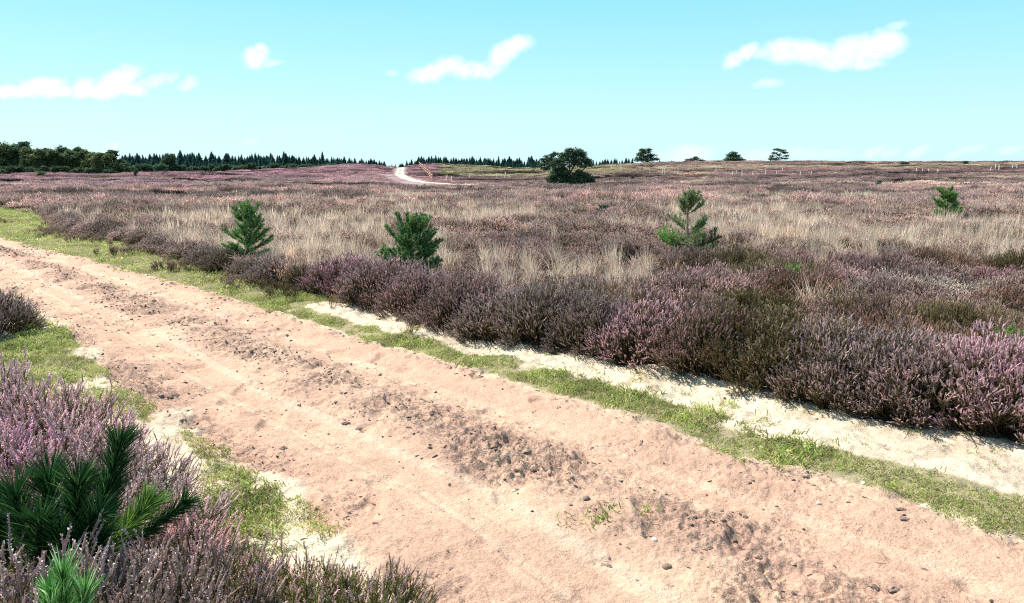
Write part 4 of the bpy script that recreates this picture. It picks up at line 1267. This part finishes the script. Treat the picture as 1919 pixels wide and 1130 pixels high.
# ------------------------------------------------------------------ trees
def crown_pad(mb, c, r, n, size, cols, flat=.5):
    c = np.asarray(c, float); r = np.asarray(r, float)
    d = RNG.normal(size=(n, 3)); d /= np.linalg.norm(d, axis=1, keepdims=True)
    q_ = RNG.random(n) ** .45
    bump = .75 + .5 * fbm(d[:, 0] * 2.2 + c[0] * 3, d[:, 1] * 2.2 + d[:, 2] * 2 + c[2], 7, 2)
    p = c + d * q_[:, None] * bump[:, None] * r
    a = RNG.normal(size=(n, 3)); b = RNG.normal(size=(n, 3)); b[:, 2] *= flat; a[:, 2] *= flat
    a /= np.linalg.norm(a, axis=1, keepdims=True); b /= np.linalg.norm(b, axis=1, keepdims=True)
    s = size * RNG.uniform(.5, 1.25, (n, 1))
    V = np.stack([p - a * s * .5, p + a * s * .5, p + b * s], 1).reshape(-1, 3)
    cc = np.array([cols[i] for i in RNG.integers(0, len(cols), n)]) * RNG.uniform(.7, 1.35, (n, 1))
    mb.add(V, np.arange(3 * n).reshape(-1, 3), np.repeat(np.concatenate([cc, np.zeros((n, 1))], 1), 3, 0))


PINEC = [(.038, .068, .038), (.052, .086, .044), (.030, .055, .034)]
OAKC = [(.075, .105, .045), (.095, .125, .055), (.06, .088, .042)]
BIRCHC = [(.075, .10, .045), (.09, .11, .055)]
SPRC = [(.055, .115, .10), (.068, .13, .11), (.045, .095, .088)]  # distant air haze put into the spruce colour as a lighter teal


def tree_px(name, label, cat, group, Y, px, base_py, pads, cols, trunks, dens=1.0, size=.26, barkc=(.13, .10, .085), thick=.13):
    """pads (px, py, half width px, half height px, depth offset m) become leaf clumps of real depth standing at distance Y"""
    m = Y / FPX / CP
    x = ray(px, base_py)[0] * Y
    zb = float(zg(x, Y)[0])
    root = bpy.data.objects.new(name, None); COL.objects.link(root); root.location = (x, Y, zb)
    tag(root, label, cat, group)
    mc, mw = MB(), MB()
    org = np.array((x, Y, zb))
    for p in pads:
        c = np.array(at_y(p[0], p[1], Y)) - org
        dy = p[4] if len(p) > 4 else RNG.uniform(-.5, .5) * p[2] * m
        rx, rz = p[2] * m, p[3] * m
        c[1] += dy
        n = int(dens * 300 * (rx * rx * rz) ** .62 / (size / .26) ** 1.6) + 40
        crown_pad(mc, c, (rx, rx * .9, rz), n, size, cols)
    for tr in trunks:
        pts = [np.array(at_y(a, b, Y)) - org + (0, dd, 0) for a, b, dd in tr]
        tube(mw, pts, np.linspace(thick, thick * .35, len(pts)), 6, tuple(barkc) + (0,), tuple(np.array(barkc) * .9) + (0,), .2)
    if trunks:
        mw.build('trunk', M_BARK, root)
    mc.build('crown', M_CROWN, root)
    return root


g_iso = 'scattered pines on the heath'
tree_px('pine_tree', 'big broad dark pine standing alone on the heath with foliage to the ground', 'pine', g_iso, 105, 1068, 350,
        [(1066, 282, 9, 5), (1081, 283, 11, 6), (1075, 289, 17, 7), (1092, 289, 11, 7), (1057, 291, 12, 6), (1064, 298, 20, 8), (1088, 299, 18, 8), (1101, 303, 11, 6), (1106, 309, 7, 4), (1094, 310, 12, 5),
         (1048, 301, 12, 6), (1052, 308, 12, 5), (1075, 307, 15, 6), (1038, 306, 10, 5), (1044, 317, 9, 5), (1036, 328, 9, 8), (1045, 332, 12, 9), (1034, 341, 9, 8), (1050, 342, 14, 8), (1066, 338, 14, 9), (1078, 330, 15, 8), (1092, 327, 13, 6),
         (1085, 341, 17, 8), (1101, 333, 11, 8), (1107, 340, 8, 6), (1098, 345, 13, 5), (1066, 346, 14, 5), (1060, 325, 11, 9), (1047, 323, 12, 9), (1084, 321, 8, 4), (1030, 336, 7, 7), (1110, 337, 6, 6), (1040, 347, 12, 4), (1056, 334, 14, 9), (1055, 316, 9, 5)], PINEC,
        [[(1068, 351, 0), (1068, 322, 0), (1067, 300, .3), (1066, 284, 0)], [(1067, 326, 0), (1080, 305, .4), (1094, 291, 0)], [(1067, 322, 0), (1050, 306, -.3), (1040, 300, 0)], [(1068, 335, 0), (1088, 322, -.5), (1104, 308, 0)],
         [(1067, 345, 0), (1048, 336, -.8), (1036, 326, 0)]], 2.0, .24)
tree_px('pine_tree', 'dark pine with stepped flat branches just behind the left side of the big pine', 'pine', g_iso, 118, 1030, 325,
        [(1041, 288, 7, 4), (1034, 292, 8, 4), (1024, 294, 5, 3), (1030, 299, 11, 4), (1018, 299, 6, 2.5), (1025, 304, 13, 4), (1016, 309, 8, 3), (1032, 311, 14, 5), (1022, 316, 10, 4), (1040, 302, 8, 6)], PINEC,
        [[(1036, 327, 0), (1036, 305, 0), (1038, 290, 0)], [(1036, 312, 0), (1022, 304, 0), (1015, 299, 0)]], 1.9, .24)
tree_px('pine_tree', 'rounded dark pine on the skyline, first to the right of the big pine', 'pine', g_iso, 262, 1210, 304,
        [(1203, 281, 6, 3), (1216, 280, 6, 2.5), (1210, 285, 13, 4), (1199, 289, 8, 3), (1222, 291, 10, 3), (1208, 294, 14, 4), (1228, 298, 9, 3), (1195, 299, 9, 4), (1212, 300, 16, 4)], PINEC,
        [[(1210, 306, 0), (1210, 282, 0)]], 1.5, .5)
tree_px('pine_shrub', 'low spreading pine barely rising over the skyline between the two rounded pines', 'pine', g_iso, 275, 1302, 303,
        [(1303, 295, 5, 2), (1302, 298, 10, 2.5), (1293, 300, 9, 2.5), (1313, 301, 9, 2)], PINEC, [[(1302, 305, 0), (1302, 295, 0)]], 1.5, .45)
tree_px('pine_tree', 'compact rounded pine on the skyline, left neighbour of the open branched tree', 'pine', g_iso, 268, 1375, 304,
        [(1375, 287, 7, 3), (1369, 291, 8, 3), (1381, 292, 8, 3.5), (1374, 296, 14, 4), (1387, 300, 9, 3), (1362, 299, 8, 3), (1376, 301, 15, 3)], PINEC, [[(1375, 305, 0), (1375, 288, 0)]], 1.6, .5)
tree_px('pine_tree', 'small open pine with visible branches, rightmost tree on the skyline', 'pine', g_iso, 268, 1460, 303,
        [(1456, 280, 7, 2), (1465, 282, 9, 2.5), (1470, 286, 7, 2), (1452, 287, 6, 2), (1474, 292, 5, 1.5), (1447, 293, 5, 2.5), (1445, 298, 5, 3), (1452, 298, 6, 2.5), (1470, 297, 8, 1.6), (1460, 290, 5, 2)], PINEC,
        [[(1459, 304, 0), (1460, 294, 0), (1463, 283, 0)], [(1460, 297, 0), (1450, 289, 0)], [(1460, 296, 0), (1472, 292, 0)], [(1459, 299, 0), (1470, 297, 0)]], 1.4, .42, thick=.16)

# the wood at the left
g_wood = 'trees of the wood at the left'
WOOD = [(-60, 268, 26, 'o', 208), (-25, 274, 20, 'p', 204), (8, 273, 17, 'o', 204), (27, 272, 12, 'p', 206), (44, 264, 10, 't', 212), (56, 278, 13, 'o', 203), (72, 282, 13, 'o', 200), (86, 279, 12, 'p', 207),
        (99, 283, 12, 'o', 200), (118, 276, 12, 'p', 210), (128, 283, 12, 'o', 202), (147, 276, 10, 'p', 209), (158, 284, 12, 'o', 203), (172, 287, 12, 'o', 201), (180, 291, 9, 'b', 197), (191, 286, 10, 'b', 198), (203, 288, 9, 'b', 197),
        (210, 281, 9, 'q', 205), (224, 301, 9, 'q', 203), (233, 308, 8, 'p', 202)]
WL = {'o': ('leafy_tree', 'round crowned leafy green tree in the wood at the left', OAKC), 'p': ('pine_tree', 'dark crowned pine among the leafy trees of the wood at the left', PINEC), 'q': ('pine_tree', 'black green pine in the right corner of the wood at the left', PINEC),
      't': ('pine_tree', 'tallest flat topped pine sticking out above the wood at the left', PINEC), 'b': ('birch_tree', 'thin birch with white stems at the right end of the wood', BIRCHC)}
WLAB = {-25: 'dark pine cut by the left picture edge in the wood', 8: 'broad leafy tree at the left picture edge, left of the tallest flat topped pine', 27: 'dark pine directly left of the tallest flat topped pine',
        56: 'leafy tree directly right of the tallest flat topped pine', 72: 'low leafy tree behind the round green bush before the wood', 86: 'dark pine just right behind the round green bush', 99: 'leafy tree between two dark pines in the middle of the wood',
        118: 'dark pine in the middle of the wood, higher than its neighbours', 128: 'lower leafy tree between the two highest pines in the middle of the wood', 147: 'dark pine with the highest top in the right half of the wood',
        158: 'leafy tree right of the highest pine in the right half of the wood', 172: 'leafy tree touching the leftmost birch', 180: 'leftmost birch at the end of the wood', 191: 'middle birch with a leaning white stem', 203: 'rightmost birch close to the black green pine',
        210: 'tall black green pine right behind the birches', 224: 'lower black green pine right of the tall one behind the birches', 233: 'low dark pine at the very right end of the wood', -60: 'leafy tree outside the left picture edge'}
for (px, top, hw, ty, Y) in WOOD[1:]:
    nm, lb, cols = WL[ty]
    tv = RNG.uniform(.65, 1.15); cols = [(c_[0] * tv * RNG.uniform(.9, 1.15), c_[1] * tv, c_[2] * tv) for c_ in cols]
    lb = WLAB.get(px, lb)
    base = 328
    pads = []
    if ty == 't':
        pads = [(45, 268, 11, 3), (40, 272, 9, 3), (50, 274, 8, 3), (34, 275, 7, 2.5), (44, 280, 10, 4), (44, 292, 9, 8)]
    else:
        hgt = base - top
        nn = 26
        for k in range(nn):
            f = (k + .5) / nn
            prof = math.sin(min(1, (1 - f) * 1.3 + .2) * math.pi / 2) if ty != 'b' else math.sin((1 - f * .95) * math.pi) ** .6
            pads.append((px + RNG.uniform(-1, 1) * hw * .85 * prof, base - hgt * f * .93 - 1, hw * RNG.uniform(.5, 1.15), hw * RNG.uniform(.26, .6) if ty != 'b' else hw * .3))
        if ty == 'b':
            pads = [p for p in pads if p[1] < 318]
    tr = [[(px, base + 1, 0), (px + 1, (top + base) / 2, 0), (px, top + 6, 0)]]
    if ty == 'b':
        tr = [[(px - 4, base + 1, 0), (px - 7, 310, 0), (px - 9, 298, 0)], [(px, base + 1, 0), (px + 1, 308, 0), (px + 1, 294, 0)], [(px + 3, base + 1, 0), (px + 5, 312, 0), (px + 8, 300, 0)]][:2 + (px > 185)]
    tree_px(nm, lb, 'tree', g_wood, Y, px, base, pads, cols, tr, 1.4 if ty != 'b' else .6, .55, (.55, .52, .46) if ty == 'b' else (.10, .08, .07), .13)

# (undergrowth at the foot of the wood)
def shrub(px, py, hw, hh, Y, cols, lb, group, stem=False, size=.22):
    pads = [(px + RNG.uniform(-.45, .45) * hw, py - hh * RNG.uniform(.3, 1.45), hw * RNG.uniform(.4, .62), hh * RNG.uniform(.35, .6)) for _ in range(7)]
    if stem: pads = [(p[0], p[1] - hh * .8, p[2] * .7, p[3]) for p in pads]
    return tree_px('shrub', lb, 'shrub', group, Y, px, py, pads, cols, [[(px, py + 1, 0), (px, py - hh, 0)]], 1.4, size, thick=.06)
for i in range(17):
    px = -10 + i * 14.5 + RNG.uniform(-3, 3)
    hw = RNG.uniform(8, 12); hh = RNG.uniform(5, 9)
    pads = [(px + RNG.uniform(-.6, .6) * hw, 328 - hh * RNG.uniform(0, 1.7), hw * RNG.uniform(.5, .75), hh * RNG.uniform(.35, .6)) for _ in range(10)]
    tree_px('shrub', 'low dark green shrub at the foot of the wood at the left', 'shrub', 'undergrowth along the front of the left wood', RNG.uniform(194, 197), px, 329, pads, [(.05, .075, .04), (.065, .095, .045), (.04, .06, .035)], [[(px, 329, 0), (px, 322, 0)]], 1.3, .5)
g_sh = 'bushes on the open heath'
def shrub_g(px, py, hw, hh, cols, lb, **k):
    x, Y = on_ground(px, py, .15, 20)
    shrub(px, py, hw, hh, Y, cols, lb, g_sh, size=max(.05, Y * .0011 * 1.3), **k)
shrub_g(76, 331, 9, 6, OAKC, 'round green bush in front of the left wood')
shrub_g(254, 336, 7, 8, [(.05, .06, .04)], 'dark little tree on a thin stem before the end of the left wood', stem=True)
shrub_g(36, 372, 5, 5, PINEC, 'dark green bush far left on the brown heath, above the mossy verge')
shrub_g(123, 372, 6, 3, [(.07, .05, .04)], 'dark brown bush right of the dark green one above the mossy verge')
shrub_g(201, 360, 5, 3, OAKC, 'small green bush alone on the heath below the birches')
shrub_g(1646, 347, 8, 5, [(.05, .10, .06)], 'green bush on the heath, upper left of the crooked young pine')
shrub_g(1676, 347, 5, 3, [(.09, .12, .06)], 'smaller paler bush just right of the green bush above the crooked pine')
shrub_g(1185, 337, 4, 4, [(.07, .08, .06)], 'tiny grey bush below the skyline pine next to the big pine')
shrub_g(1897, 344, 4, 3, [(.06, .07, .05)], 'tiny dark bush near the right edge on the pale streak')
shrub_g(1811, 309, 6, 4, PINEC, 'dark dot of a bush under the skyline at the far right')
shrub_g(1697, 309, 10, 3, [(.05, .055, .04)], 'flat dark bush just under the skyline, left of the dark dot')
for i in range(30):
    px = 236 + i * 13.2 + RNG.uniform(-3, 3)
    base = np.interp(px, [236, 350, 480, 560, 640], [328, 327, 325, 321, 315])
    top = base - RNG.uniform(12, 19) * np.interp(px, [236, 480, 640], [1.05, 1, .5])
    big = abs(px - 312) < 8
    if big: top = 289
    hw = 13 if big else RNG.uniform(8, 12)
    hh = (base - top) / 2
    pads = [(px + RNG.uniform(-.6, .6) * hw, base - hh * RNG.uniform(.1, 1.75), hw * RNG.uniform(.5, .75), hh * RNG.uniform(.35, .55)) for _ in range(13)]
    tree_px('pine_shrub', 'large round dark pine standing out before the spruces, right of the wood' if big else 'bushy green pine in the low belt at the foot of the distant spruces', 'pine', 'low pines in front of the spruces', 222 + RNG.uniform(0, 12), px, base, pads,
            PINEC if RNG.random() < .55 or big else [(.05, .08, .045), (.06, .095, .05)], [[(px, base, 0), (px, top + 5, 0)]], 1.3, .55)


def spruce_mesh(seed):
    r = np.random.default_rng(seed)
    mb = MB(); H = 10.0
    tube(mb, [(0, 0, 0), (0, 0, H * .6), (0, 0, H)], (.16, .09, .015), 5, (.09, .07, .06, 0))
    h = H * .06; sl = r.uniform(.23, .33)
    while h < H * .985:
        rr = (H - h) * sl * r.uniform(.75, 1.15) + .08
        n = 7
        a0 = r.random() * 6.3
        for k in range(n):
            a = a0 + k * 6.283 / n + r.normal(0, .15); l = rr * r.uniform(.7, 1.15)
            d = np.array((math.cos(a), math.sin(a), 0)); s = np.array((-math.sin(a), math.cos(a), 0))
            c = np.array(SPRC[r.integers(3)] + (0,)) * r.uniform(.75, 1.3)
            w = .16 + l * .33
            p = np.array((0, 0, h))
            droop = np.array((0, 0, -l * r.uniform(.1, .45)))
            V = [p, p + d * l * .55 + s * w * .5 + droop * .4, p + d * l + droop * .8, p + d * l * .55 - s * w * .5 + droop * .4, p + d * l * .5 + droop * 1.7 - (0, 0, .15)]
            mb.add(V, [(0, 1, 2), (0, 2, 3), (0, 4, 2)], np.tile(c, (5, 1)))
        h += max(.16, (H - h) * .045)
    v, f, c = mb.arrays()
    me = np_mesh('spruce_tree', v, f, c); me.materials.append(M_CROWN)
    return me
SPR = [spruce_mesh(s) for s in range(5)]


def spruces(x0, x1, step, tip, jit, Y0, Y1, label, group):
    px = x0
    while px < x1:
        Y = RNG.uniform(Y0, Y1)
        t = float(np.interp(px, [a for a, _ in tip], [b for _, b in tip])) + abs(RNG.normal(0, jit)) * (1 if RNG.random() < .75 else -.8)
        x = ray(px, 310)[0] * Y
        zb = float(hbase(x, Y))
        H = at_y(px, t, Y).z - zb
        o = bpy.data.objects.new('spruce_tree', SPR[int(RNG.integers(5))]); COL.objects.link(o)
        o.location = (x, Y, zb - .1)
        wv = RNG.uniform(1.1, 2.3)
        o.scale = (H / 10 * wv, H / 10 * wv, H / 10); o.rotation_euler = (0, 0, RNG.random() * 6.3)
        tag(o, label, 'spruce', group)
        px += step * RNG.uniform(.6, 1.4)
gs = 'distant spruces along the skyline'
spruces(226, 480, 4.6, [(226, 286), (480, 288)], 5, 330, 400, 'pointed spruce in the distant row behind the low pines left of the purple hill', gs)
spruces(234, 480, 6.5, [(230, 300), (480, 302)], 3, 310, 330, 'pointed spruce in the distant row behind the low pines left of the purple hill', gs)
spruces(480, 722, 4.0, [(480, 288), (600, 292), (722, 299)], 4, 330, 400, 'distant spruce whose upper half shows above the purple hill, left of the far path', gs)
spruces(722, 785, 5.0, [(722, 308), (745, 306), (765, 301), (785, 298)], 2.5, 340, 400, 'distant spruce seen in the dip above the far sandy path', gs)
spruces(785, 1012, 4.0, [(785, 291), (850, 292), (930, 295), (1012, 296)], 3.5, 330, 400, 'distant spruce above the olive green field, left of the big pine', gs)
spruces(800, 1012, 6, [(785, 301), (1012, 304)], 2, 318, 330, 'distant spruce above the olive green field, left of the big pine', gs)
spruces(1112, 1190, 5.5, [(1112, 297), (1190, 294)], 3, 350, 400, 'distant spruce between the big pine and the first skyline pine', gs)
spruces(1236, 1282, 7, [(1236, 299), (1285, 299)], 2, 370, 400, 'spruce tip just showing over the skyline left of the low spreading pine', gs)
spruces(1322, 1352, 9, [(1322, 299), (1352, 298)], 2, 370, 400, 'spruce tip showing over the skyline left of the compact rounded pine', gs)
spruces(1396, 1440, 13, [(1396, 299), (1440, 301)], 2, 370, 400, 'spruce tip just showing over the skyline left of the open branched tree', gs)

# ------------------------------------------------------------------ fences
def box(mb, c, s, col, rot=None):
    v = np.array([(a, b, d) for a in (-.5, .5) for b in (-.5, .5) for d in (-.5, .5)]) * s
    if rot is not None: v = v @ rot.T
    f = [(0, 1, 3), (0, 3, 2), (4, 6, 7), (4, 7, 5), (0, 4, 5), (0, 5, 1), (2, 3, 7), (2, 7, 6), (0, 2, 6), (0, 6, 4), (1, 5, 7), (1, 7, 3)]
    mb.add(v + np.asarray(c), f, np.asarray(tuple(col) + (0,)))


def post_mb(col, h=1.35, w=.13, lean=0):
    mb = MB()
    tube(mb, [(0, 0, -.1), (lean * .5, 0, h * .5), (lean, 0, h - .06), (lean, 0, h)], (w * .52, w * .5, w * .48, w * .3), 8, tuple(col) + (0,), tuple(col) + (0,), .08)
    return mb
FP = [(786, 312), (790, 316), (793, 320), (797, 324), (800, 327), (803, 330), (805, 333.5), (807, 337), (810, 340)]
fr = bpy.data.objects.new('fence', None); COL.objects.link(fr)
fpts = [on_ground(a, b, 0, 60) for a, b in FP]
fr.location = (fpts[-1][0], fpts[-1][1], float(zg(*fpts[-1])[0]))
tag(fr, 'reddish wooden rail fence climbing the slope right of the far sandy path', 'fence')
prev = None
for (a, b) in fpts:
    z = float(zg(a, b)[0])
    p = np.array((a, b, z)) - np.array(fr.location)
    mb = post_mb((.62, .36, .24), 1.5, .22); o = mb.build('post', M_WOOD, fr); o.location = p
    if prev is not None:
        for hz in (.55, 1.15):
            mr_ = MB(); tube(mr_, [prev + (0, 0, hz), p + (0, 0, hz)], (.06, .06), 5, (.60, .36, .25, 0)); mr_.build('rail', M_WOOD, fr)
    prev = p
g_p = 'pale posts of the old fence across the heath'
POSTS = [(836, 339, 6, 0), (846, 339.5, 6, 0), (880, 337, 9, 1), (931, 334, 6, 0), (946, 334, 8, 0), (1145, 320, 6, 0), (1164, 321, 7, 0), (1200, 324, 7, 0), (1219, 327, 6, 1), (1241, 327, 6, 0), (1246, 330, 9, 2), (1270, 330, 6, 1),
         (1290, 322, 4, 0), (1342, 324, 7, 3), (1372, 331, 6, 0), (1381, 330, 7, 0), (1391, 332, 8, 4), (1410, 330, 4, 0), (1434, 329, 7, 5), (1456, 329, 5, 0), (1467, 324, 5, 0), (1500, 330, 5, 0), (1520, 328, 4, 0), (1717, 324, 5, 6), (1729, 325, 5, 6), (1740, 323, 5, 6), (1756, 326, 5, 6),
         (1856, 321, 5, 0), (1865, 318, 6, 7), (1872, 319, 7, 7), (1897, 317, 5, 7), (1902, 316, 6, 7), (1906, 317, 6, 7)]
PLAB = {1: None, 2: 'brightest pale post, just right of the first skyline pine and below it', 3: 'single pale post standing clear on the rusty slope below the low spreading pine', 4: 'right one of the three bright posts below the compact rounded pine', 5: 'pale post below the open branched skyline tree, slightly to its left'}
for (px, py, hpx, k) in POSTS:
    x, Y = on_ground(px, py, .1, 60)
    h = hpx * Y / FPX * 1.1 + .3
    mb = post_mb((.90, .83, .68), h + .1, max(.17, h * .13), RNG.normal(0, .08) * h)
    o = mb.build('fence_post', M_WOOD); o.location = (x, Y, float(zg(x, Y)[0]))
    if px < 960:
        lb = {836: 'leftmost short pale post at the foot of the olive field', 846: 'short pale post close beside the leftmost one at the foot of the olive field', 880: 'tall pale post alone at the foot of the olive field', 931: 'pale post at the olive field, left one of the pair nearest the big pine', 946: 'pale post at the olive field, right one of the pair nearest the big pine'}[px]
    elif px < 1190: lb = 'weathered post between the big pine and the first skyline pine'
    elif px > 1840: lb = 'grey post in the small cluster on the slope near the right edge'
    elif px > 1700: lb = 'reddish post in the short row left of the cluster near the right edge'
    else: lb = PLAB.get(k) or 'pale post in the broken row below the skyline pines'
    tag(o, lb, 'fence post', g_p)
